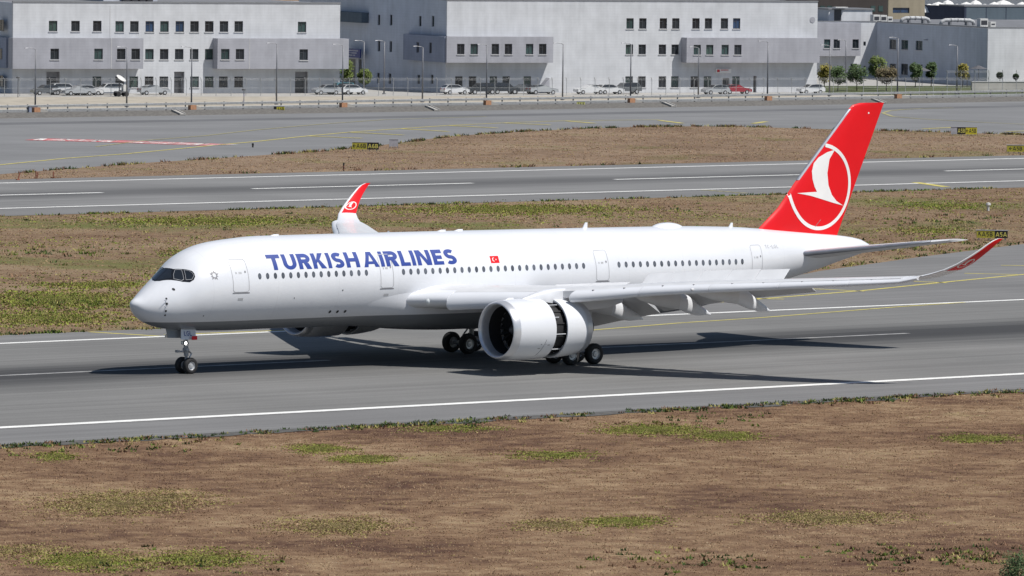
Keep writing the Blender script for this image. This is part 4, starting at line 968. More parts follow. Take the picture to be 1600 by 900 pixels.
class Bld:
    def __init__(s, name, label, s0, n0, cat='building', group=None):
        s.s0, s.n0 = s0, n0; s.r = empty(name, bworld(s0, n0, 0), BA); tag(s.r, label, cat, group)
    def front(s, n): return lambda u, z, d: (u-s.s0, n+d-s.n0, z)          # faces the runway, d goes inwards
    def flank(s, sp): return lambda u, z, d: (sp+d-s.s0, u-s.n0, z)         # faces along the row, u = n
    def wall(s, mp, u0, u1, z0, z1, ops, m, name='wall', th=.35):
        us = sorted({u0, u1}|{min(max(q, u0), u1) for o in ops for q in o[:2]}); zs = sorted({z0, z1}|{min(max(q, z0), z1) for o in ops for q in o[2:4]})
        mb = MB(); ix = {}
        def vid(u, z, d):
            key = (round(u, 4), round(z, 4), d)
            if key not in ix: ix[key] = len(mb.v); mb.v.append(mp(u, z, d))
            return ix[key]
        def face(*q): mb.f.append(tuple(vid(*a) for a in q)); mb.mi.append(0)
        for a, b in zip(us, us[1:]):
            for c, d in zip(zs, zs[1:]):
                mu, mz = (a+b)/2, (c+d)/2
                if any(o[0] < mu < o[1] and o[2] < mz < o[3] for o in ops): continue
                face((a, c, 0), (b, c, 0), (b, d, 0), (a, d, 0))
        for o in ops:
            a, b, c, d = o[:4]
            for p, q in (((a, c), (b, c)), ((b, c), (b, d)), ((b, d), (a, d)), ((a, d), (a, c))): face((p[0], p[1], 0), (q[0], q[1], 0), (q[0], q[1], th), (p[0], p[1], th))
        for p, q in (((u0, z0), (u1, z0)), ((u1, z0), (u1, z1)), ((u1, z1), (u0, z1)), ((u0, z1), (u0, z0))): face((p[0], p[1], 0), (q[0], q[1], 0), (q[0], q[1], th), (p[0], p[1], th))
        return mb.build(name, m, s.r)
    def window(s, mp, o, kind=None, d=.2, sill=True):
        u0, u1, z0, z1 = o[:4]; t = .09; um = u0+(u1-u0)*.5; mb = MB()
        def bar(a, b, c, e, d0=d-.04, d1=d+.05):
            q = [mp(x, z, y) for y in (d0, d1) for z in (c, e) for x in (a, b)]; mb.add(q, [(0, 2, 3, 1), (4, 5, 7, 6), (0, 1, 5, 4), (2, 6, 7, 3), (0, 4, 6, 2), (1, 3, 7, 5)])
        bar(u0, u0+t, z0, z1); bar(u1-t, u1, z0, z1); bar(u0+t, u1-t, z0, z0+t); bar(u0+t, u1-t, z1-t, z1)
        if u1-u0 > .9: bar(um-.03, um+.03, z0+t, z1-t)
        bar(u0+t, um-.03 if u1-u0 > .9 else u1-t, z0+(z1-z0)*.68, z0+(z1-z0)*.68+.06)
        w_ = mb.build('window', B_FRAME, s.r)
        mb = MB(); mb.add([mp(u0+.02, z0+.02, d+.01), mp(u1-.02, z0+.02, d+.01), mp(u1-.02, z1-.02, d+.01), mp(u0+.02, z1-.02, d+.01)], [(0, 1, 2, 3)])
        g = GLASSES[random.choices(range(5), (5, 3, 1.5, .2, 3))[0]] if kind is None else GLASSES[kind]
        mb.build('pane', g, w_)
        mb = MB(); mb.add([mp(u0+.02, z0+.02, 1.2), mp(u1-.02, z0+.02, 1.2), mp(u1-.02, z1-.02, 1.2), mp(u0+.02, z1-.02, 1.2)], [(0, 1, 2, 3)])
        if sill:
            mb = MB(); q = [mp(x, z, y) for y in (-.1, d-.05) for z in (z0-.12, z0-.003) for x in (u0-.08, u1+.08)]; mb.add(q, [(0, 2, 3, 1), (4, 5, 7, 6), (0, 1, 5, 4), (2, 6, 7, 3), (0, 4, 6, 2), (1, 3, 7, 5)]); mb.build('sill', B_SILL, w_)
        return w_
    def doorway(s, mp, o, d=.9, dark=True):      # recessed entrance: back wall, door leaf
        u0, u1, z0, z1 = o[:4]; mb = MB(); mb.add([mp(u0, z0, 0.36), mp(u0, z0, d), mp(u1, z0, d), mp(u1, z0, 0.36), mp(u0, z1, .36), mp(u0, z1, d), mp(u1, z1, d), mp(u1, z1, .36)], [(0, 1, 5, 4), (2, 3, 7, 6), (1, 2, 6, 5), (4, 5, 6, 7)]); mb.build('door_recess', B_REC, s.r)
        mb = MB(); a = u0+(u1-u0)*.15; b = u1-(u1-u0)*.15; q = [mp(x, z, y) for y in (d-.1, d-.02) for z in (z0, min(z0+2.3, z1-.2)) for x in (a, b)]; mb.add(q, [(0, 2, 3, 1), (4, 5, 7, 6), (0, 1, 5, 4), (2, 6, 7, 3), (0, 4, 6, 2), (1, 3, 7, 5)]); mb.build('door', B_DOOR, s.r)
    def boxm(s, name, m, s0, s1, n0, n1, z0, z1, parent=None):
        mb = MB(); mb.box(s0-s.s0, s1-s.s0, n0-s.n0, n1-s.n0, z0, z1); return mb.build(name, m, parent or s.r)
    def overhang(s, s0, s1, n, out, z0, z1, ops, m, mside=None):
        f = s.front(n-out); o = s.wall(f, s0, s1, z0, z1, ops, m, 'overhang')
        mb = MB(); a, b, c, d = s0-s.s0, s1-s.s0, n-out-s.n0+.35, n-s.n0-.002
        mb.add([(x, y, z) for z in (z0, z1) for y in (c, d) for x in (a, b)], [(0, 2, 3, 1), (4, 5, 7, 6), (0, 4, 6, 2), (1, 3, 7, 5)]); mb.build('overhang_shell', mside or m, s.r)
        for q in ops: s.window(f, q)
def fo(n, rows):                                  # pixel boxes -> openings on a facade
    out = []
    for xs_, y0, y1, hw in rows:
        for x in xs_:
            a, z1 = facade(x-hw, y0, n); b, z0 = facade(x+hw, y1, n); out.append((a, b, z0, z1))
    return out
FN = 5.0
def fs(px, py, n=FN): return facade(px, py, n)
# ---- left office block
sL0 = fs(20, 75)[0]; sL1 = fs(531, 75)[0]; zL = fs(300, 5)[1]
L = Bld('office_building', 'long pale three-storey office block with grey overhanging boxes, behind the nose end of the airliner', sL0, FN)
f = L.front(FN); z0g = 0.0
ovz = (fs(300, 107)[1], fs(300, 59.5)[1])
ops1 = fo(FN, [((83, 118, 152), 32.5, 49, 6.6), ((187, 210, 234, 257, 281, 304, 327, 350, 373), 33, 50, 6.6), ((472,), 34, 50.5, 6.5)])
ops2 = fo(FN, [((233.5, 256.5, 280, 303.5, 327), 76.5, 93, 6.6)])
ops3 = fo(FN, [((151.5, 187, 209, 233, 256, 304, 327, 349, 373), 119.5, 136.5, 6.8)])
doors = [(fs(x0, 130)[0], fs(x1, 130)[0], .02, fs(x0, 112)[1]) for x0, x1 in ((72.5, 93.5), (272, 288), (461, 481))]
L.wall(f, sL0, sL1, 0, zL, ops1+ops2+ops3+doors, B_WHITE)
for o in ops1+ops2+ops3: L.window(f, o)
for o in doors: L.doorway(f, o)
L.overhang(fs(20, 80, FN-1.9)[0], fs(224, 80, FN-1.9)[0], FN, 1.9, ovz[0], ovz[1], fo(FN-1.9, [((85.5, 154, 189.5, 212), 76, 93, 6.6)]), B_GREY)
L.overhang(fs(340, 80, FN-1.9)[0], fs(545, 80, FN-1.9)[0], FN, 1.9, ovz[0], ovz[1], fo(FN-1.9, [((352, 375), 76.5, 93, 6.5), ((474.5,), 77, 94, 6.5)]), B_GREY)
for x in (174, 390): a = fs(x, 80, FN-1.9)[0]; L.boxm('joint_strip', B_SILL, a-.05, a+.05, FN-1.93, FN-1.91, ovz[0], ovz[1])
a = fs(172, 30)[0]; L.boxm('joint_strip', B_SILL, a-.04, a+.04, FN-.03, FN-.01, ovz[1]+.02, zL-.4)
LD = 34.0
fl = L.flank(sL0)
fw_ops = []
for cx_, y0, y1 in ((8, 31, 48), (5, 76, 92), (7, 118, 135)):
    n0_, z1_ = flank(cx_+4.5, y0, sL0); n1_, z0_ = flank(cx_-4.5, y1, sL0); fw_ops.append((n0_, n1_, z0_, z1_))
L.wall(fl, FN+.36, FN+LD, 0, zL, [], B_SHADE)
mb = MB()
f2 = L.flank(sL0-.6)
L.wall(f2, FN+1.2, FN+LD, ovz[0], ovz[1], [], B_BLUE_SHADE, 'overhang')
for o in fw_ops: L.window(L.flank(sL0-.75), o, 0, .1, False)
L.boxm('wall', B_SHADE, sL1-.35, sL1, FN+.36, FN+LD, 0, zL); L.boxm('wall', B_SHADE, sL0+.36, sL1-.36, FN+LD-.35, FN+LD, 0, zL)
L.boxm('roof', B_ROOF, sL0+.2, sL1-.2, FN+.2, FN+LD-.2, zL-.30, zL-.02); L.boxm('parapet_cap', B_CAP, sL0-.06, sL1+.06, FN-.08, FN+.30, zL, zL+.22)
ph = L.boxm('roof_house', B_SHADE, fs(215, 5)[0], fs(300, 5)[0], FN+14, FN+22, zL-.02, zL+3.2)
for i in range(4): a = fs(243+12*i, 5)[0]; L.boxm('roof_vent', B_DOOR, a, a+.9, FN+12.6, FN+13.8, zL, zL+.75)
# ---- centre office block with its shaded flank
sR0 = fs(698, 60)[0]; sR1 = fs(1277, 60)[0]; zR = fs(900, 1.5)[1]; zRs = zR
Rb = Bld('office_building', 'large white office block behind the airliner, its left flank in shade', sR0, FN)
f = Rb.front(FN); ovr = (fs(900, 97.5)[1], fs(900, 57)[1])
ops1 = fo(FN, [((984.5, 1004.5, 1036.5, 1056, 1087.5, 1107, 1132, 1151), 28.5, 45, 5.6)])
ops2 = fo(FN, [((983.5, 1003.5, 1035, 1055), 69.5, 85, 5.7)])
ops3 = fo(FN, [((717, 738.5, 771, 791, 824, 983, 1003, 1035, 1054.5, 1085, 1105.5, 1150), 119.3, 136.5, 5.8)])
drs = [(fs(1129, 130)[0], fs(1140, 130)[0], .02, fs(1130, 122)[1]), (fs(1177, 130)[0], fs(1182, 130)[0], .02, fs(1180, 119)[1])]
Rb.wall(f, sR0, sR1, 0, zR, ops1+ops2+ops3+drs, B_WHITE)
for o in ops1+ops2+ops3: Rb.window(f, o)
for o in drs: Rb.doorway(f, o)
Rb.overhang(fs(698, 75, FN-1.9)[0], fs(864.5, 75, FN-1.9)[0], FN, 1.9, ovr[0], ovr[1], fo(FN-1.9, [((720, 741, 774, 794.5, 827.5, 848), 68.5, 85, 5.7)]), B_GREY, B_GREY)
Rb.overhang(fs(1073, 75, FN-1.9)[0], fs(1281, 75, FN-1.9)[0], FN, 1.9, ovr[0]+.02, ovr[1]-.1, fo(FN-1.9, [((1089.5, 1109, 1133, 1153), 70, 85.5, 5.5)]), B_GREY, B_GREY)
RD = 58.0; fl = Rb.flank(sR0); ow = []
for x, y0, y1 in ((592, 23, 39), (611, 23, 39.5), (656.5, 25, 41), (676.5, 25, 41.5), (592, 64, 80), (610.5, 64.5, 81), (591, 114, 130), (609, 115, 131), (654, 117, 131), (675, 117, 131)):
    n0_, z1_ = flank(x+2.1, y0, sR0); n1_, z0_ = flank(x-2.1, y1, sR0); ow.append((n0_, n1_, z0_, z1_))
Rb.wall(fl, FN+.36, FN+RD, 0, zR, ow, B_SHADE)
for o in ow: Rb.window(fl, o, random.choice((0, 1, 4)), .2, False)
n0_ = FN+.4; n1_ = flank(630, 75, sR0-1.0)[0]; o2 = []
for x, y0, y1 in ((652.5, 66, 82), (672.5, 66.5, 83)):
    a, z1_ = flank(x+2.1, y0, sR0-1.0); b, z0_ = flank(x-2.1, y1, sR0-1.0); o2.append((a, b, z0_, z1_))
Rb.wall(Rb.flank(sR0-1.0), FN-1.5, n1_, ovr[0], ovr[1], o2, B_BLUE_SHADE, 'overhang', .9)
for o in o2: Rb.window(Rb.flank(sR0-1.0), o, 4, .2, False)
Rb.boxm('wall', B_SHADE, sR1-.35, sR1, FN+.36, FN+RD, 0, zR); Rb.boxm('wall', B_SHADE, sR0+.36, sR1-.36, FN+RD-.35, FN+RD, 0, zR)
Rb.boxm('roof', B_ROOF, sR0+.2, sR1-.2, FN+.2, FN+RD-.2, zR-.3, zR-.02); Rb.boxm('parapet_cap', B_CAP, sR0-.06, sR1+.06, FN-.08, FN+.3, zR, zR+.2)
Rb.boxm('parapet_cap', B_CAP, sR0-.08, sR0+.28, FN+.32, FN+RD, zR, zR+.2)
# vent disc, entrance sign, awning leaf beside the door
p = fs(1269.5, 31); mb = MB(); mb.lathe([(-.06, .02), (-.06, .45), (0, .48)], 18, 0, 'y', (p[0]-sR0, 0, p[1])); mb.build('round_vent', B_GREY, Rb.r)
a, z1_ = fs(1119, 107.5, FN-.3); b, z0_ = fs(1142.5, 114, FN-.3)
sg = Bld('entrance_sign', 'white sign with red emblem over the door of the centre office block', (a+b)/2, FN-.12, 'sign')
sg.boxm('board', mat('sign_white', (.72, .72, .72), .5, vary=.05), a, b, FN-.32, FN-.02, z0_, z1_)
m_sred = mat('sign_red', (.5, .03, .04), .5, vary=.1)
sg.boxm('emblem', m_sred, a+.15, a+.6, FN-.335, FN-.322, z0_+.12, z1_-.12)
for i in range(7): sg.boxm('character', m_sred, a+.8+i*.19, a+.9+i*.19, FN-.335, FN-.322, z0_+.34, z1_-.1)
a, zt = fs(842, 122, FN-.1); b, zb = fs(853, 137, FN-.1)
mb = MB(); mb.add([(a-.1, -1.4, zb), (b, -1.4, zb), (b, -1.4, zt), (a-.1, -.02, zb), (b, -.02, zb), (b, -.02, zt)], [(0, 1, 2), (3, 5, 4), (0, 3, 4, 1), (1, 4, 5, 2), (2, 5, 3, 0)])
mb.v = [(x-sR0, y, z) for x, y, z in mb.v]; mb.build('stair_canopy', B_GREY, Rb.r)
mb = MB(); mb.box(b+.02-sR0, b+.85-sR0, -1.3, -.02, 0, zt+.05); mb.build('entrance_porch', B_WHITE, Rb.r)
# courtyard end of the shaded flank: doorway, glazed bay and the navy sign
def fnz(px, py, sp): return flank(px, py, sp)
d0, d1 = fnz(557.5, 128, sR0)[0], fnz(546, 128, sR0)[0]; zd = fnz(552, 92, sR0)[1]
Rb.boxm('door', B_DOOR, sR0-.12, sR0-.01, d0, d1, 0, zd); Rb.boxm('door_frame', B_SILL, sR0-.25, sR0-.01, d0-1.2, d0-.02, 0, zd); Rb.boxm('door_lintel', B_SILL, sR0-.25, sR0-.01, d0-1.2, d1+1.5, zd+.02, zd+.35)
Rb.boxm('window', B_DOOR, sR0-.1, sR0-.01, fnz(565, 100, sR0)[0], fnz(561.5, 100, sR0)[0], fnz(563, 128, sR0)[1], fnz(563, 93, sR0)[1])
Rb.boxm('glazed_bay', B_STEEL, sR0-1.2, sR0-.01, fnz(565, 27, sR0-1.2)[0], fnz(520, 27, sR0-1.2)[0], fnz(550, 35, sR0-1.2)[1], fnz(550, 19, sR0-1.2)[1])
b0, z1_ = fnz(562.5, 77, sR0-1.5); b1, z0_ = fnz(535, 88.5, sR0-1.5)
sg = Bld('courtyard_sign', 'navy blue sign with white lettering over the doorway between the two large offices', sR0-1.5, (b0+b1)/2, 'sign')
sg.boxm('board', mat('sign_navy', (.02, .03, .16), .5, vary=.1), sR0-1.5, sR0-1.3, b0, b1, z0_, z1_); sg.boxm('bracket', B_FRAME, sR0-1.29, sR0-.02, (b0+b1)/2-.1, (b0+b1)/2+.1, z1_-.3, z1_-.15)
for rI, (zz, k0, k1) in enumerate(((.72, .06, .94), (.45, .15, .85), (.18, .2, .8))):
    nn = 16
    for i in range(nn):
        if random.random() < .14: continue
        q = b0+(b1-b0)*(k0+(k1-k0)*i/nn); sg.boxm('character', B_SILL, sR0-1.52, sR0-1.505, q, q+(b1-b0)*(k1-k0)/nn*.62, z0_+(z1_-z0_)*zz, z0_+(z1_-z0_)*(zz+.15))
# ---- low block on the right: front wall set back, flank coming forward
NR, NB_ = 34.0, 73.0
sE = facade(1543, 90, NR)[0]; zE = facade(1560, 44.5, NR)[1]
W = Bld('low_office_building', 'low white and grey office block behind the tail with trees in front', sE, NR)
s_l = facade(1250, 90, NB_)[0]
f = W.front(NB_)
opsA = fo(NB_, [((1292.5, 1307.5, 1337), 61.5, 75.5, 4.8), ((1351, 1377), 65, 71.5, 1.9), ((1334,), 99.5, 117, 5.0), ((1351,), 103, 109, 1.9)])
bxs = [o for o in opsA[:3]]
W.wall(f, s_l, sE+.3, 0, zE+.05, opsA[3:], B_WHITE)
for o in opsA[3:]: W.window(f, o, 0, .2, False)
W.overhang(s_l, facade(1345, 60, NB_-1.6)[0], NB_, 1.6, facade(1300, 87.5, NB_-1.6)[1], zE-.05, fo(NB_-1.6, [((1292.5, 1307.5, 1337), 61.5, 75.5, 4.8)]), B_GREY)
fl = W.flank(sE); ow = []
for x, y0, y1, hw in ((1395, 62, 76.5, 5.6), (1413.5, 63, 77, 5.4), (1436, 64, 78, 5.4), (1395, 100, 117, 5.4), (1413, 100, 116.5, 5.6), (1436, 101, 117, 5.4)):
    a, z1_ = flank(x+hw, y0, sE); b, z0_ = flank(x-hw, y1, sE); ow.append((a, b, z0_, z1_))
W.wall(fl, NR+.36, NB_-.01, 0, zE, ow, B_SHADE)
for o in ow: W.window(fl, o, random.choice((0, 1)), .2, True)
W.wall(W.front(NR), sE, sE+60, 0, zE, [], B_WHITE)
W.boxm('roof', B_ROOF, sE+.2, sE+60, NR+.2, NB_+26, zE-.3, zE-.02); W.boxm('roof', B_ROOF, s_l, sE+.19, NB_+.2, NB_+26, zE-.3, zE-.02)
W.boxm('parapet_cap', B_CAP, sE-.05, sE+60, NR-.05, NR+.3, zE+.05, zE+.25); W.boxm('parapet_cap', B_CAP, sE-.05, sE+.3, NR+.31, NB_-.1, zE+.05, zE+.25); W.boxm('parapet_cap', B_CAP, s_l, sE-.1, NB_-.05, NB_+.3, zE+.07, zE+.25)
# rooftop plant: hut, cabinets, ducts
M_DUCT = mat('duct_metal', (.42, .43, .44), .7, .1, vary=.25); M_UNIT = mat('unit_white', (.58, .58, .57), .6, vary=.1)
def roofz(px, py, n): return facade(px, py, n)
nh = NB_+6
h0, h1 = facade(1295, 20, nh)[0], facade(1363, 20, nh)[0]; hz = facade(1330, 15, nh)[1]
ht = Bld('rooftop_hut', 'small white plant hut on the roof of the low block', h0, nh, 'hut')
ht.boxm('wall', B_WHITE, h0, h1, nh, nh+6, zE-.02, hz); ht.boxm('roof', B_CAP, h0-.2, h1+.2, nh-.2, nh+6.2, hz, hz+.2); ht.boxm('door', B_DOOR, h0+1.0, h0+2.3, nh-.05, nh-.01, zE, zE+2.2); ht.boxm('canopy', M_UNIT, h0+.6, h0+2.9, nh-1.3, nh-.06, zE+2.3, zE+2.45)
for i, (x0, x1, y0) in enumerate(((1365, 1375, 23), (1376, 1386, 23.5), (1387, 1395, 26), (1532, 1544, 29), (1548, 1556, 34))):
    n_ = NB_+4 if i < 3 else NR+12; a, z1_ = facade(x0, y0, n_); b = facade(x1, y0, n_)[0]
    u = Bld('air_conditioning_unit', ('tall white air unit beside the rooftop hut', 'second white air unit from the rooftop hut', 'shorter white air unit, third from the rooftop hut', 'white air unit at the corner of the low roof', 'small white air unit rightmost on the low roof')[i], a, n_, 'air conditioner', 'rooftop air units')
    u.boxm('casing', M_UNIT, a, b, n_, n_+1.2, zE-.02, z1_); u.boxm('grille', B_DOOR, a+.15, b-.15, n_-.03, n_-.005, zE+.3, z1_-.3)
for i, (x0, x1, y) in enumerate(((1408, 1452, 31), (1470, 1522, 31.5))):
    n_ = NR+22 if i else NB_-3; A = facade(x0, y, n_); Bq = facade(x1, y, n_); r_ = .30
    dct = empty('roof_duct', bworld(A[0], n_, zE), BA); tag(dct, ('curved silver duct on the low roof near the tan building', 'long silver duct on the low roof below the dark blue shed')[i], 'duct', 'silver ducts on the low roof')
    ln = Bq[0]-A[0]; mb = MB(); mb.tube([(0, 0, .1), (.2, 0, .6), (.8, 0, .82), (ln*.5, 0, .85), (ln-.8, 0, .8), (ln-.2, 0, .6), (ln, 0, .1)], r_, 12); mb.build('pipe', M_DUCT, dct, True)
    for q in (.3, .5, .7): mb = MB(); mb.lathe([(-.06, r_+.01), (-.06, r_+.06), (.06, r_+.06), (.06, r_+.01)], 12, c=(ln*q, 0, .83)); mb.build('band', B_CAP, dct)
    mb = MB(); mb.box(ln*.25, ln*.25+.3, -.4, .4, 0, .5); mb.box(ln*.75, ln*.75+.3, -.4, .4, 0, .5); mb.build('support', B_CAP, dct)
# ---- far buildings on the right
def slab(name, label, x0, x1, ytop, n, m, depth, cat='building'):
    a, z1_ = facade(x0, ytop, n); b = facade(x1, ytop, n)[0]; o = Bld(name, label, a, n, cat)
    o.boxm('wall', m, a, b, n, n+depth, 0, z1_); return o, a, b, z1_
o, a, b, z1_ = slab('brown_building', 'tall dark brown clad building behind the low block', 1262, 1387, -22, 118, B_BROWN, 22)
for x in (1285, 1296, 1364, 1376): q = facade(x, 12, 118)[0]; o.boxm('window', GLASSES[1], q-.42, q+.42, 117.93, 117.99, facade(x, 18, 118)[1], facade(x, 9, 118)[1])
sd = Bld('tan_building', 'tan square building with one dark strip window behind the low block', facade(1387, 10, 142)[0], 142)
a = facade(1388, 10, 142)[0]; b = facade(1445, 10, 142)[0]; z1_ = facade(1400, -20, 142)[1]
wop = [(facade(1395, 15, 142)[0], facade(1421, 15, 142)[0], facade(1400, 20.5, 142)[1], facade(1400, 12, 142)[1])]
sd.wall(sd.front(142), a, b, 0, z1_, wop, B_TAN); sd.window(sd.front(142), wop[0], 3, .2, False)
sd.boxm('wall', B_TAN, a, a+.3, 142.36, 170, 0, z1_); sd.boxm('wall', B_TAN, b-.3, b, 142.36, 170, 0, z1_); sd.boxm('roof', B_ROOF, a+.31, b-.31, 142.4, 170, z1_-.4, z1_-.02)
nn_ = 190; sc0 = facade(1510, 20, nn_)[0]
sh = Bld('blue_shed', 'long dark blue metal shed under white canopies at the right', sc0, nn_, 'shed')
a = facade(1510, 10.5, nn_); sh.boxm('wall', B_STEEL, sc0, sc0+90, nn_, nn_+10, 0, a[1])
q = flank(1443, 9, sc0-.02)[0]-20; sh.boxm('wall', B_NAVY, sc0-.4, sc0-.01, nn_+.0, q+20, 0, a[1])
sh.boxm('roof', B_ROOF, sc0-.5, sc0+90, nn_-.1, nn_+10, a[1]+.01, a[1]+.25)
for x in (1541, 1572): u_ = facade(x, 20, nn_)[0]; sh.boxm('seam_strip', B_NAVY, u_-.06, u_+.06, nn_-.04, nn_-.005, 0, a[1])
m_can = mat('canopy_white', (.70, .70, .68), .7, vary=.12, scale=.4)
for i in range(11):
    n_ = 206+(i % 3)*9; x = 1452+i*14.5; s_, z_ = facade(x, 6-(i % 3)*3, n_)
    c_ = empty('canopy', bworld(s_, n_, 0), BA); tag(c_, ('white fabric canopy above the dark blue shed, number %d from the tan building' % (i+1)).replace('number 1 ', 'nearest one ').replace('number ', 'place ') if False else ['first', 'second', 'third', 'fourth', 'fifth', 'sixth', 'seventh', 'eighth', 'ninth', 'tenth', 'eleventh'][i]+' white fabric canopy right of the tan building, above the shed', 'canopy', 'white canopies beyond the shed')
    wd = random.uniform(1.6, 2.8); hh = random.uniform(.9, 1.7)
    mb = MB(); mb.loft([[(wd*math.cos(t*math.pi/4), wd*math.sin(t*math.pi/4), z_-hh) for t in range(8)], [(wd*.45*math.cos(t*math.pi/4), wd*.45*math.sin(t*math.pi/4), z_-.35) for t in range(8)], [(.08*math.cos(t*math.pi/4), .08*math.sin(t*math.pi/4), z_) for t in range(8)]]); mb.build('canopy_top', m_can, c_)
    mb = MB(); mb.tube([(0, 0, 0), (0, 0, z_-.3)], .08, 6); mb.build('mast', M_DUCT, c_)

a, z1_ = facade(1380, -6, 330); b = facade(1700, -6, 330)[0]
hg = Bld('distant_tent_slab', 'long white slab standing in for far tents at the top right behind the canopies', a, 330, 'tent')
hg.boxm('wall', mat('tent_slab_wall', (.45, .47, .50), .7, vary=.15, scale=.2), a, b, 330, 360, 0, z1_); hg.boxm('roof', m_can, a-1, b+1, 329, 361, z1_+.01, z1_+1.2)  # plain white slab in place of a far row of tents
# ================================================================== STREET FURNITURE
M_LAMP = mat('lamp_post_grey', (.17, .175, .19), .5, .4, vary=.1); M_GALV = mat('galvanised_steel', (.42, .43, .44), .45, .5, vary=.15); M_POST = mat('rail_post_dark', (.13, .13, .135), .6, .3, vary=.2)
M_ORANGE = mat('terracotta_block', (.36, .19, .11), .85, vary=.2)
def lamp(px, ytop, ybot, label, Y=None, arm=-1, block=False):
    # base on the ground under the pixel; height from the top pixel at that distance
    base = G(px, ybot) if Y is None else None
    if base is None:
        d = ray(px, ybot); t = (Y-CAM.y)/d.y; base = CAM+d*t; base.z = 0
    dist = (base-CAM).dot(fw); d = ray(px, ytop); top = CAM+d*(dist/d.dot(fw)); H = max(4.0, top.z)
    o = empty('street_lamp', (base.x, base.y, 0), BA); tag(o, label, 'street lamp', 'street lamps')
    mb = MB(); mb.tube([(0, 0, 0), (0, 0, H*.5), (0, 0, H)], [.13, .10, .07], 8); mb.build('pole', M_LAMP, o, True)
    mb = MB(); mb.tube([(0, 0, H-.02), (arm*.35, 0, H+.12), (arm*.9, 0, H+.17)], .045, 6); mb.build('arm', M_LAMP, o)
    mb = MB(); mb.loft([[(arm*.85, -.12, H+.13), (arm*.85, .12, H+.13), (arm*.85, .09, H+.23), (arm*.85, -.09, H+.23)], [(arm*1.55, -.15, H+.14), (arm*1.55, .15, H+.14), (arm*1.55, .10, H+.22), (arm*1.55, -.10, H+.22)]]); mb.build('lamp_head', M_LAMP, o)
    mb = MB(); mb.box(-.22, .22, -.22, .22, 0, .12); mb.build('base_plate', M_LAMP, o)
for a in ((55, 77, 171, 'street lamp at the far left by the guard rail, near the dark grey hatchback', 404), (198, 75, 158, 'street lamp right of the satellite dish trailer by the left office', 416), (299, 75, 166, 'street lamp by the guard rail in front of the left office doorway', 404),
          (432, 69, 156, 'street lamp before the right end of the left office', 416), (535, 71, 160, 'street lamp by the guard rail at the corner of the left office', 404), (568, 65, 147, 'pale street lamp at the courtyard mouth, left of two', None), (600, 65, 147, 'pale street lamp in the courtyard mouth, right of two', None),
          (660, 74, 154, 'street lamp in front of the shaded flank of the centre office', 416), (760, 71, 158, 'street lamp by the guard rail before the dark parked cars', 404), (879, 69, 150, 'street lamp before the blank wall of the centre office', 416), (985, 69, 155, 'street lamp by the guard rail beside the middle windows of the centre office', 404),
          (1091, 75, 148, 'street lamp left of the white entrance sign', 416), (1199, 66, 152, 'street lamp by the guard rail near the right end of the centre office', 404), (1296, 72, 146, 'street lamp at the corner of the lawn with young trees', 416), (1321, 64, 130, 'slender street lamp between two young trees on the lawn', None), (1388, 53, 122, 'thin tall street lamp before the shaded wall of the low block', None),
          (1402, 60, 148, 'street lamp by the guard rail behind the tail fin', 404), (1456, 64, 128, 'thin street lamp beside the shaded wall right of the trees', None), (1495, 72, 142, 'dark street lamp right of the tail fin', 416), (1583, 58, 131, 'street lamp beside the round clipped trees', None)):
    lamp(a[0], a[1], a[2], a[3], a[4], -1)
for i, (px, py) in enumerate(((55, 169), (299, 165), (535, 161), (760, 158.5), (985, 155.5), (1199, 152), (1402, 148.5))):
    A = G(px, py); d = ray(px, py); t = (398-CAM.y)/d.y; A = CAM+d*t
    o = empty('cable_pit', (A.x, 398, .17)); tag(o, ['leftmost terracotta pit cover below a lamp', 'terracotta pit cover below the lamp at the left office doorway', 'terracotta pit cover below the lamp at the left office corner', 'terracotta pit cover below the lamp before the dark cars', 'terracotta pit cover below the lamp at the middle windows', 'terracotta pit cover below the lamp near the end of the centre office', 'terracotta pit cover behind the tail fin'][i], 'pit cover', 'terracotta pit covers')
    mb = MB(); mb.box(-.5, .5, -.5, .1, 0, .7); mb.build('block', M_ORANGE, o); mb = MB(); mb.loft([[(.51, -.5, 0), (.51, .1, 0), (.51, .1, .6), (.51, -.5, .6)], [(1.5, -.9, 0), (1.5, -.5, 0), (1.5, -.5, .25), (1.5, -.9, .25)]]); mb.build('sloped_slab', m_conc, o)
# guard rail: two beams on posts
gr = empty('guard_rail', (300, 402.3, 0)); tag(gr, 'long two-beam steel guard rail between the taxiway and the offices', 'guard rail')
x0g, x1g = -25, 260
bm_ = [(0, 0), (.05, .04), (.05, .12), (.0, .16), (.05, .20), (.05, .28), (0, .32)]
for zz, yy in ((.72, -.10), (.14, -.10)):
    mb = MB(); mb.loft([[(x, yy-a_, zz+b_) for a_, b_ in bm_]+[(x, yy+.03-a_, zz+b_) for a_, b_ in bm_[::-1]] for x in (x0g, x1g)]); mb.build('beam', M_GALV, gr)
mbp = MB(); mbp.box(-.06, .06, -.08, .08, 0, 1.12); pm = mbp.build('post', M_POST, gr); pm.location = (x0g, 0, 0)
x = x0g+3.4
while x < x1g: c = pm.copy(); C.objects.link(c); c.parent = gr; c.location = (x, 0, 0); x += 3.4
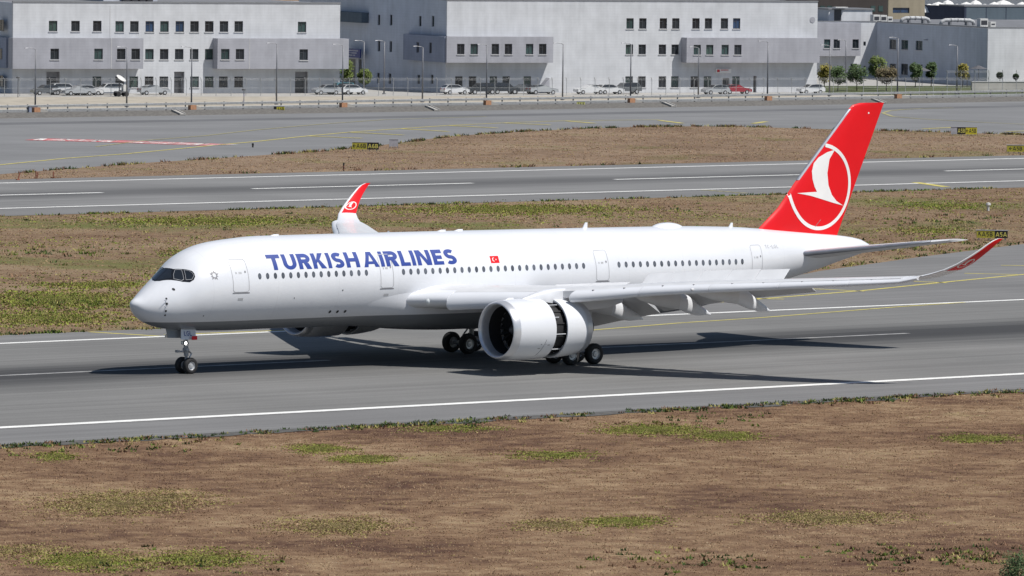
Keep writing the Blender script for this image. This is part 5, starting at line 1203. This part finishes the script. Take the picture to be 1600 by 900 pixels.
# wire fence with angled tops
nt_ = NB('wire_mesh'); tr_ = nt_.node('ShaderNodeBsdfTransparent'); mx_ = nt_.node('ShaderNodeMixShader'); mx_.inputs[0].default_value = .045
nt_.b.inputs['Base Color'].default_value = (.45, .46, .47, 1); nt_.link(tr_.outputs[0], mx_.inputs[1]); nt_.link(nt_.b.outputs[0], mx_.inputs[2])
out_ = [q for q in nt_.n.nodes if q.type == 'OUTPUT_MATERIAL'][0]; nt_.link(mx_.outputs[0], out_.inputs[0]); M_WIRE = nt_.m
def fence(A, B, label, step=2.35, H=2.3):
    d = (B-A); L_ = d.length; ang = math.atan2(d.y, d.x); o = empty('wire_fence', (A.x, A.y, 0), ang); tag(o, label, 'fence')
    mb = MB(); mb.tube([(0, 0, 0), (0, 0, H), (-.28, -.3, H+.42)], .045, 6); p0 = mb.build('post', M_GALV, o); mb = MB(); mb.add([(0, 0, .08), (step, 0, .08), (step, 0, H), (0, 0, H)], [(0, 1, 2, 3)]); w0 = mb.build('wire_panel', M_WIRE, o)
    n = int(L_/step)
    for i in range(1, n+1):
        c = p0.copy(); C.objects.link(c); c.parent = o; c.location = (i*step, 0, 0)
        if i < n: c = w0.copy(); C.objects.link(c); c.parent = o; c.location = (i*step, 0, 0)
    mb = MB()
    for z in (H, H+.14, H+.28, H*.5): mb.tube([(0, -.1*(z > H), z), (n*step, -.1*(z > H), z)], .008, 4)
    mb.build('wire', M_GALV, o)
fence(bworld(-82, -6.5, 0), bworld(66, -6.5, 0), 'tall wire fence with angled posts in front of the two large offices')
fence(bworld(66.5, -6.5, 0), bworld(112, -6.5, 0), 'wire fence with angled posts in front of the lawn with young trees', 2.4)
fence(bworld(98, 26, 0), bworld(160, 26, 0), 'wire fence with angled posts before the shaded wall of the low block', 2.5, 2.4)
wl_ = empty('low_wall', bworld(96, 14, 0), BA); tag(wl_, 'low pale concrete wall right of the young trees', 'wall')
mb = MB(); mb.box(0, 60, -.2, .2, 0, 1.3); mb.build('wall_face', m_conc, wl_); mb = MB(); mb.box(-.1, 60.1, -.28, .28, 1.302, 1.42); mb.build('coping', B_SILL, wl_)
# ---- cars
def car_paint(name, c): return mat('car_'+name, c, .25, .2, vary=.04, coat=.6)
CG = mat('car_glass', (.02, .024, .03), .05, vary=.2); CT = A_TYRE; CHUB = A_HUB; CL = mat('car_lamp', (.5, .5, .5), .2, vary=.1); CRL = mat('car_tail_lamp', (.3, .02, .02), .3, vary=.1)
PROFS = {'hatch': [(0, .35), (.02, .75), (.45, .92), (1.05, 1.0), (1.75, 1.46), (2.6, 1.52), (3.5, 1.45), (4.0, 1.02), (4.12, .8), (4.1, .38)],
         'sedan': [(0, .35), (.02, .72), (.5, .88), (1.25, .96), (2.0, 1.40), (2.7, 1.46), (3.3, 1.40), (3.95, 1.05), (4.5, 1.0), (4.58, .75), (4.55, .38)],
         'suv': [(0, .42), (.02, .9), (.4, 1.06), (1.1, 1.12), (1.7, 1.66), (2.6, 1.74), (4.1, 1.70), (4.5, 1.15), (4.56, .9), (4.52, .45)]}
def car(px, py, kind, col, label, n=-1.0, face=-1, rz_=0.0):
    s_ = facade(px, py, n)[0]; P = PROFS[kind]; o = empty('parked_car', bworld(s_, n, 0), BA+(0 if face < 0 else math.pi)+rz_); tag(o, label, 'car', 'cars parked before the offices')
    Lc = max(p[0] for p in P); hw = .9; zb_ = 1.0 if kind != 'suv' else 1.12
    def ring(y, k, top): return [(p[0]-Lc/2, y*(1-(.16 if p[1] > zb_ else 0)*k), p[1]) for p in P]
    mb = MB(); mb.loft([ring(-hw*.97, 1, 1), ring(-hw, 1, 1), ring(hw, 1, 1), ring(hw*.97, 1, 1)]); mb.build('body', col, o, True, 25)
    top = [p for p in P if p[1] > zb_*.97]; mb = MB()
    gl = [(p[0]-Lc/2, p[1]) for p in top]; cx_ = sum(q[0] for q in gl)/len(gl); zm = sum(q[1] for q in gl)/len(gl)
    for sd in (-1, 1):
        pts = [((q[0]-cx_)*.86+cx_, sd*(hw*(1-.16*((q[1] > zb_)))+.012), (q[1]-zm)*.72+zm) for q in gl]
        pts = [(a, sd*(hw*(1-.13*min(1, max(0, (z-zb_)/.45)))+.015), z) for a, b, z in pts]
        mb.add(pts, [tuple(range(len(pts)))])
    mb.build('side_windows', CG, o)
    i0 = [i for i, p in enumerate(P) if p[1] > zb_*.97][0]
    mb = MB()
    for a, b in ((P[i0], P[i0+1]), (P[-3] if kind != 'sedan' else P[-4], P[-4] if kind != 'sedan' else P[-5])):
        A_ = Vector((a[0]-Lc/2, 0, a[1])); B_ = Vector((b[0]-Lc/2, 0, b[1])); nrm = Vector((-(B_-A_).z, 0, (B_-A_).x)).normalized()*.015
        if nrm.z < 0: nrm = -nrm
        a2 = A_.lerp(B_, .12)+nrm; b2 = A_.lerp(B_, .9)+nrm; mb.add([(a2.x, -.76, a2.z), (a2.x, .76, a2.z), (b2.x, .68, b2.z), (b2.x, -.68, b2.z)], [(0, 1, 2, 3)])
    mb.build('windscreens', CG, o)
    for x in (.85-Lc/2, Lc/2-.85):
        for y in (-.82, .82):
            mb = MB(); r = .32 if kind != 'suv' else .37
            mb.lathe([(-.11, r*.6), (-.12, r*.9), (-.08, r), (.08, r), (.12, r*.9), (.11, r*.6)], 14, 0, 'y', (x, y, r)); mb.lathe([(-.10, .01), (-.115, r*.58)], 12, 1, 'y', (x, y, r)); mb.lathe([(.10, .01), (.115, r*.58)], 12, 1, 'y', (x, y, r)); mb.build('wheel', [CT, CHUB], o, True, 40)
    for y in (-.62, .62): mb = MB(); mb.box(-Lc/2-.02, -Lc/2+.12, y-.18, y+.18, .62, .76); mb.build('headlight', CL, o); mb = MB(); mb.box(Lc/2-.12, Lc/2+.015, y-.18, y+.18, .72, .9); mb.build('tail_light', CRL, o)
cW = car_paint('white', (.68, .68, .68)); cS = car_paint('silver', (.40, .41, .42)); cG = car_paint('grey', (.12, .125, .13)); cK = car_paint('black', (.03, .032, .036)); cR = car_paint('red', (.30, .02, .03)); cT = car_paint('teal', (.12, .32, .38))
for a in ((71, 145, 'hatch', cG, 'dark grey hatchback, leftmost of the parked cars'), (101, 144, 'suv', cW, 'white van-like car next to the leftmost grey hatchback', -1, 1), (122, 146, 'sedan', cS, 'silver saloon between two white cars before the left office', -3), (138, 146, 'hatch', cW, 'white saloon at the right end of the left row of cars', -2, 1),
          (170, 145, 'suv', cW, 'white off-road car beside the satellite dish trailer'), (240, 145, 'sedan', cS, 'lone silver saloon before the middle of the left office', -1, 1), (510, 144, 'hatch', cS, 'silver hatchback before the right door of the left office'), (531, 143.5, 'suv', cT, 'teal car parked at the corner of the left office', 1), (552, 143.5, 'hatch', cW, 'white hatchback at the courtyard mouth', -1, 1),
          (711, 143, 'hatch', cW, 'small white hatchback at the left end of the centre office', -1, 1), (752, 141, 'suv', cK, 'black van-like car beside the lamp before the centre office'), (787, 142, 'suv', cK, 'black car right of the black van-like car', 0, 1), (816, 142, 'sedan', cG, 'dark grey saloon left of the stair canopy', 1), (847, 142, 'sedan', cS, 'silver saloon under the stair canopy', -1, 1),
          (921, 142, 'sedan', cW, 'white saloon before the blank wall of the centre office'), (953, 141.5, 'hatch', cW, 'white hatchback in the middle of three cars by the blank wall', -1, 1), (978, 141, 'suv', cG, 'grey car right of two white cars by the blank wall', 0), (1118, 142, 'hatch', cS, 'silver car left of the entrance below the white sign', -3), (1150, 142, 'sedan', cR, 'red saloon right of the entrance below the white sign', -1, 1), (1267, 140, 'hatch', cW, 'white car at the right corner of the centre office', -1)):
    car(*a[:5], *(a[5:] if len(a) > 5 else ()))
# satellite dish trailer
d_ = empty('dish_trailer', bworld(facade(187, 145, -7.2)[0], -7.8, 0), BA); tag(d_, 'small trailer with a tilted white dish before the left office', 'trailer')
mb = MB(); mb.box(-.9, .9, -.5, .5, .55, .75); mb.build('chassis', M_POST, d_)
mb = MB(); mb.box(.2, .8, -.4, .4, .752, 1.7); mb.build('cabinet', M_UNIT, d_)
mb = MB(); mb.tube([(-.3, 0, .76), (-.3, 0, 2.0)], .08, 8); mb.build('mast', M_POST, d_)
mb = MB(); T = Matrix.Translation((-.1, 0, 2.5)) @ Matrix.Rotation(rad(25), 4, 'Y') @ Matrix.Rotation(rad(28), 4, 'X'); mb.lathe([(0, .02), (.04, .3), (.10, .55), (.19, .8), (.17, .8), (.08, .55), (.0, .3)], 24, 0, 'z'); mb.v = [tuple(T @ Vector(q)) for q in mb.v]; mb.build('dish', M_UNIT, d_, True)
for x in (-.6, .6):
    for y in (-.6, .6): mb = MB(); mb.lathe([(-.1, .01), (-.1, .33), (.1, .33), (.1, .01)], 14, 0, 'y', (x, y, .33)); mb.build('wheel', A_TYRE, d_)
# ---- airfield signs
S_YEL = mat('sign_yellow', (.52, .46, .03), .5, vary=.12); S_YEL_SHADE = mat('sign_yellow_shaded', (.36, .33, .04), .5, vary=.12); S_BLK = mat('sign_black', (.012, .012, .012), .4, vary=.2); S_GREY = mat('sign_back_grey', (.36, .36, .40), .6, vary=.12); S_LET = mat('sign_letter_yellow', (.55, .5, .12), .5, vary=.05)  # the darker yellow is sign yellow with shade put into its colour
S_INK = mat('sign_letter_black', (.015, .015, .015), .5, vary=.1)
def sign(px, py, wpx, hpx, panels, label, rot=-math.radians(41)):
    B_ = G(px, py); dist = (B_-CAM).dot(fw); u = dist/F_PX; Wd = wpx*u; H = hpx*u; o = empty('airfield_sign', (B_.x, B_.y, -.03), rot); tag(o, label, 'sign', 'airfield signs')
    x = -Wd/2; lift = .22
    for fr, m, txt, tm in panels:
        w_ = fr*Wd; mb = MB(); mb.box(x+.012, x+w_-.012, -.13, .13, lift, lift+H); mb.build('panel', m, o)
        if txt: flat_text('lettering', txt, tm, o, x+w_/2, lift+H*.2, H*.6, -.134, .17, w_*.86)
        x += w_
    mb = MB()
    for q in (-Wd*.42, -Wd*.1, Wd*.15, Wd*.42): mb.box(q-.05, q+.05, -.06, .06, 0, lift-.002)
    mb.build('leg', S_GREY, o); mb = MB(); mb.box(-Wd/2-.05, Wd/2+.05, -.16, .16, lift+H+.002, lift+H+.06); mb.build('top_rail', S_GREY, o)
    return o, Wd, H
sign(571, 236, 42, 11, ((.56, S_YEL_SHADE, '{A6B', S_INK), (.44, S_BLK, 'A6B', S_LET)), 'yellow and black A6B taxiway sign on the grass island')
o, a, b = sign(615, 231.5, 14, 11, ((1, S_GREY, '', None),), 'grey sign box seen from behind, right of the A6B sign')
sign(1506, 212, 41, 11, ((.24, S_GREY, '', None), (.32, S_BLK, 'A5B', S_LET), (.44, S_YEL, '{A5B', S_INK)), 'grey, black and yellow A5B taxiway sign right of the tail fin')
sign(1587, 239.5, 28, 10, ((1, S_YEL_SHADE, '{A5B', S_INK),), 'shaded yellow A5B arrow sign at the right edge')
sign(1550, 375, 49, 11.5, ((.58, S_YEL_SHADE, '<A5B', S_INK), (.42, S_BLK, 'A5A', S_LET)), 'yellow and black A5B and A5A sign behind the near winglet')
sign(436, 176, 17, 7.5, ((.28, S_BLK, '', None), (.72, S_YEL, 'A6B', S_INK)), 'small black and yellow sign at the far edge of the taxiway')
sign(907.5, 168, 13, 7, ((1, mat('sign_pale_yellow', (.60, .60, .22), .5, vary=.08), 'A6A', S_INK),), 'small pale yellow sign at the far edge of the taxiway')
# stakes and small lights
M_RUST = mat('rusty_stake', (.24, .08, .05), .8, vary=.25)
for i, (px, y0, y1) in enumerate(((28, 281, 270), (56, 278.5, 267), (83, 278, 267.5))):
    A = G(px, y0); u = (A-CAM).dot(fw)/F_PX; h = (y0-y1)*u; o = empty('rusty_stake', (A.x, A.y, -.03)); tag(o, ('rusty leaning stake, leftmost at the edge of the distant runway', 'rusty double stake, middle of three beside the distant runway', 'rusty upright stake, right of three beside the distant runway')[i], 'stake', 'rusty stakes')
    mb = MB(); mb.tube([(0, 0, 0), (.25 if i == 0 else .03, 0, h)], .07, 6); mb.build('rod', M_RUST, o); mb = MB(); mb.box(-.2, .2, -.1, .1, 0, .12); mb.build('foot', M_RUST, o)
    if i == 1: mb = MB(); mb.tube([(.25, .1, 0), (.35, .1, h*.85)], .06, 6); mb.build('rod', M_RUST, o)
def marker(name, px, y0, y1, label, m1, m2, r=.07, top=.16):
    A = G(px, y0); u = (A-CAM).dot(fw)/F_PX; h = (y0-y1)*u; o = empty(name, (A.x, A.y, -.03)); tag(o, label, 'marker')
    n = 5
    for i in range(n): mb = MB(); mb.tube([(0, 0, h*i/n), (0, 0, h*(i+1)/n)], r, 8); mb.build('band', (m1, m2)[i % 2], o)
    mb = MB(); mb.lathe([(0, top), (.2, top*.9), (.26, .02)], 10, 0, 'z', (0, 0, h)); mb.build('cap', m1, o)
marker('striped_marker', 537, 267, 257, 'thin black and red striped marker post on the grass island', S_BLK, M_RUST, .08, .1)
marker('runway_light', 1544, 329, 320, 'small white raised light on the verge right of the tail', M_UNIT, M_UNIT, .12, .25)
marker('runway_light', 395, 230, 226.5, 'small dark raised light on the taxiway island', S_BLK, S_BLK, .1, .14)
marker('warning_post', 28, 152, 122, 'post with a dark round sign at the left end of the fence', M_POST, M_POST, .05, .3)
marker('warning_post', 381, 165, 141, 'post with a dark blue round sign by the guard rail', M_POST, mat('sign_navy2', (.03, .04, .2), .5, vary=.1), .05, .3)
for i, (px, py) in enumerate(((268, 172), (665, 164), (1035, 158), (1363, 153))):
    d = ray(px, py); t = (389-CAM.y)/d.y; A = CAM+d*t; o = empty('drain_chute', (A.x, 386.3, -.02)); o.rotation_euler = (rad(7.6), 0, rad(-18)); tag(o, ('concrete drain chute in the bank before the left office', 'concrete drain chute in the bank before the shaded flank', 'concrete drain chute in the bank before the middle windows', 'concrete drain chute in the bank behind the tail fin')[i], 'drain', 'concrete drain chutes')
    mb = MB(); mb.box(-.45, -.3, .4, 3.8, 0, .22); mb.box(.3, .45, .4, 3.8, 0, .22); mb.build('side_wall', m_conc, o); mb = MB(); mb.box(-.3, .3, .4, 3.8, .0, .12); mb.build('channel', m_conc, o)
kb = empty('junction_box', (G(50, 176).x, G(50, 176).y, 0)); tag(kb, 'dark junction box below the leftmost lamp at the taxiway edge', 'box')
mb = MB(); mb.box(-.7, .7, -.3, .3, .06, .8); mb.build('casing', S_GREY if False else B_BLUE_SHADE, kb); mb = MB(); mb.box(-.75, .75, -.35, .35, .802, .87); mb.build('lid', B_CAP, kb); mb = MB(); mb.box(-.6, .6, -.25, .25, 0, .058); mb.build('plinth', m_conc, kb)
# ---- trees
def leafmat(name, c): 
    k = NB(name); i = k.node('ShaderNodeObjectInfo'); v = k.coords(); n = k.noise(v, 1.6, 3)
    k.link(k.ramp(n, [(.3, [x*.6 for x in c]), (.7, [x*1.5 for x in c])]), k.b.inputs['Base Color']); k.b.inputs['Roughness'].default_value = .7; return k.m
LM = {'green': leafmat('leaf_green', (.055, .095, .028)), 'yellow': leafmat('leaf_yellow', (.22, .19, .03)), 'lime': leafmat('leaf_lime', (.11, .15, .03)), 'brown': leafmat('leaf_brown', (.12, .095, .045)), 'dark': leafmat('leaf_dark', (.022, .042, .016))}
BARK = mat('bark', (.10, .08, .06), .9, vary=.3, scale=4, bump=.4)
def tree(px, ybase, ytop, wpx, kind, label, n=None, ball=False, stem=.28):
    if n is None: A = G(px, ybase)
    else: s_, _ = facade(px, ybase, n); A = bworld(s_, n, 0)
    u = (A-CAM).dot(fw)/F_PX; d = ray(px, ytop); top = CAM+d*((A-CAM).dot(fw)/d.dot(fw)); H = max(2.0, top.z); R_ = wpx*u/2*(1.0 if ball else 1.3)
    o = empty('clipped_tree' if ball else 'young_tree', (A.x, A.y, -.02)); tag(o, label, 'tree', 'trees before the offices')
    mb = MB(); zc = H*stem; mb.tube([(0, 0, 0), (.03*H*random.uniform(-1, 1), 0, zc), (0, .02*H, H*.85)], [.05+H*.008, .04+H*.005, .02], 7)
    cen = []
    for i in range(9 if not ball else 4):
        a = random.uniform(0, 6.28); z = random.uniform(zc, H*.8); r = R_*random.uniform(.4, .85); e = (r*math.cos(a), r*math.sin(a), min(z+H*.12, H*.95)); mb.tube([(0, 0, z*.9), e], [.03, .012], 5); cen.append(Vector(e))
    mb.build('trunk', BARK, o, True)
    N = 3200 if not ball else 900; V = []; Fc = []; cz = (zc+H)/2; hz = (H-zc)/2
    clumps = [Vector((random.gauss(0, .48)*R_, random.gauss(0, .48)*R_, cz+random.uniform(-.85, .85)*hz)) for _ in range(15)]
    for i in range(N):
        if ball:
            a, b = random.uniform(0, 6.28), math.acos(random.uniform(-1, 1)); r = R_*random.uniform(.8, 1.03); p = Vector((r*math.sin(b)*math.cos(a), r*math.sin(b)*math.sin(a), H-R_+r*math.cos(b)))
        else:
            c_ = random.choice(clumps+cen); k_ = R_*.24; p = c_+Vector((random.gauss(0, k_), random.gauss(0, k_), random.gauss(0, k_*.9)))
            f = 1-abs((p.z-cz)/hz)**2*.55
            if p.z < zc*.85 or p.z > H or (p.x**2+p.y**2)**.5 > R_*1.1*max(.2, f): continue
        s_ = random.uniform(.08, .17); a = Vector((random.gauss(0, 1), random.gauss(0, 1), random.gauss(0, 1))).normalized()*s_; b = a.orthogonal().normalized()*s_*.8
        k0 = len(V); V += [tuple(p-a), tuple(p+b), tuple(p+a), tuple(p-b)]; Fc.append((k0, k0+1, k0+2, k0+3))
    cr_ = raw('crown', V, Fc, LM[kind], o)
for a in ((1288, 133, 97, 19, 'yellow', 'yellowing young tree at the corner of the centre office', 16), (1309, 135, 102, 22, 'green', 'green young tree second from the centre office corner', 10), (1339, 134, 100, 26, 'green', 'full green young tree in the middle of the lawn', 12), (1371, 128, 86, 22, 'lime', 'tallest light green tree before the slanting shadow', 22), (1385, 134, 100, 26, 'brown', 'brownish tree right of the tallest light green tree', 12),
          (1430, 126, 97, 16, 'green', 'thin sparse tree before the shaded wall windows', 26), (1455, 124, 96, 14, 'green', 'slight sapling before the shaded wall', 30), (1504, 126, 99, 16, 'yellow', 'small yellowish tree before the right part of the shaded wall', 29),
          (541, 142, 92, 18, 'lime', 'light green tree in the courtyard beside the navy sign', 14), (569, 141, 107, 17, 'lime', 'low light green tree in the courtyard left of the flank windows', 16)):
    tree(*a[:7])
for a in ((1562, 130, 112.5, 10, 'dark', 'round clipped tree left of two at the right edge', 26.5), (1587, 131, 115, 9, 'dark', 'round clipped tree right of two at the right edge', 25), (1511, 130, 115, 9, 'dark', 'round clipped tree before the end of the shaded wall', 29)):
    tree(*a[:7], True, .6)
# parasols before the shaded wall
M_PAR = mat('parasol_fabric', (.10, .10, .11), .8, vary=.1)
for px, py, lb in ((1441, 108, 'dark open parasol beside the thin tree before the shaded wall'), (1529, 105, 'dark open parasol at the right end of the shaded wall')):
    s_, z_ = facade(px, py, 30); o = empty('parasol', bworld(s_, 30, 0), BA); tag(o, lb, 'parasol', 'dark parasols')
    mb = MB(); mb.loft([[(1.5*math.cos(t*math.pi/4), 1.5*math.sin(t*math.pi/4), z_-.25) for t in range(8)], [(.06*math.cos(t*math.pi/4), .06*math.sin(t*math.pi/4), z_+.3) for t in range(8)]]); mb.build('canopy', M_PAR, o); mb = MB(); mb.tube([(0, 0, 0), (0, 0, z_+.2)], .05, 6); mb.build('pole', M_LAMP, o)
# bush poking into the lower right corner
A = G(1592, 905); u = (A-CAM).dot(fw)/F_PX
o = empty('bush', (A.x, A.y, -.05)); tag(o, 'leafy green bush cut by the lower right corner', 'bush')
V = []; Fc = []
for i in range(5200):
    a, b = random.uniform(0, 6.28), math.acos(random.uniform(-.2, 1)); r = random.uniform(.55, 1.0); lum = 1+.14*math.sin(3*a+1)+.1*math.sin(5*b+2*a)
    p = Vector((r*.95*lum*math.sin(b)*math.cos(a), r*.95*lum*math.sin(b)*math.sin(a), .05+r*1.32*lum*math.cos(b))); s_ = random.uniform(.025, .06)
    q = Vector((random.gauss(0, 1), random.gauss(0, 1), random.gauss(0, 1))).normalized()*s_; w_ = q.orthogonal().normalized()*s_*.6; k0 = len(V); V += [tuple(p-q), tuple(p+w_), tuple(p+q), tuple(p-w_)]; Fc.append((k0, k0+1, k0+2, k0+3))
raw('foliage', V, Fc, LM['green'], o); mb = MB()
for i in range(7): a = i*.9; mb.tube([(0, 0, 0), (.5*math.cos(a), .5*math.sin(a), .9)], [.03, .012], 5)
mb.build('stem', BARK, o)
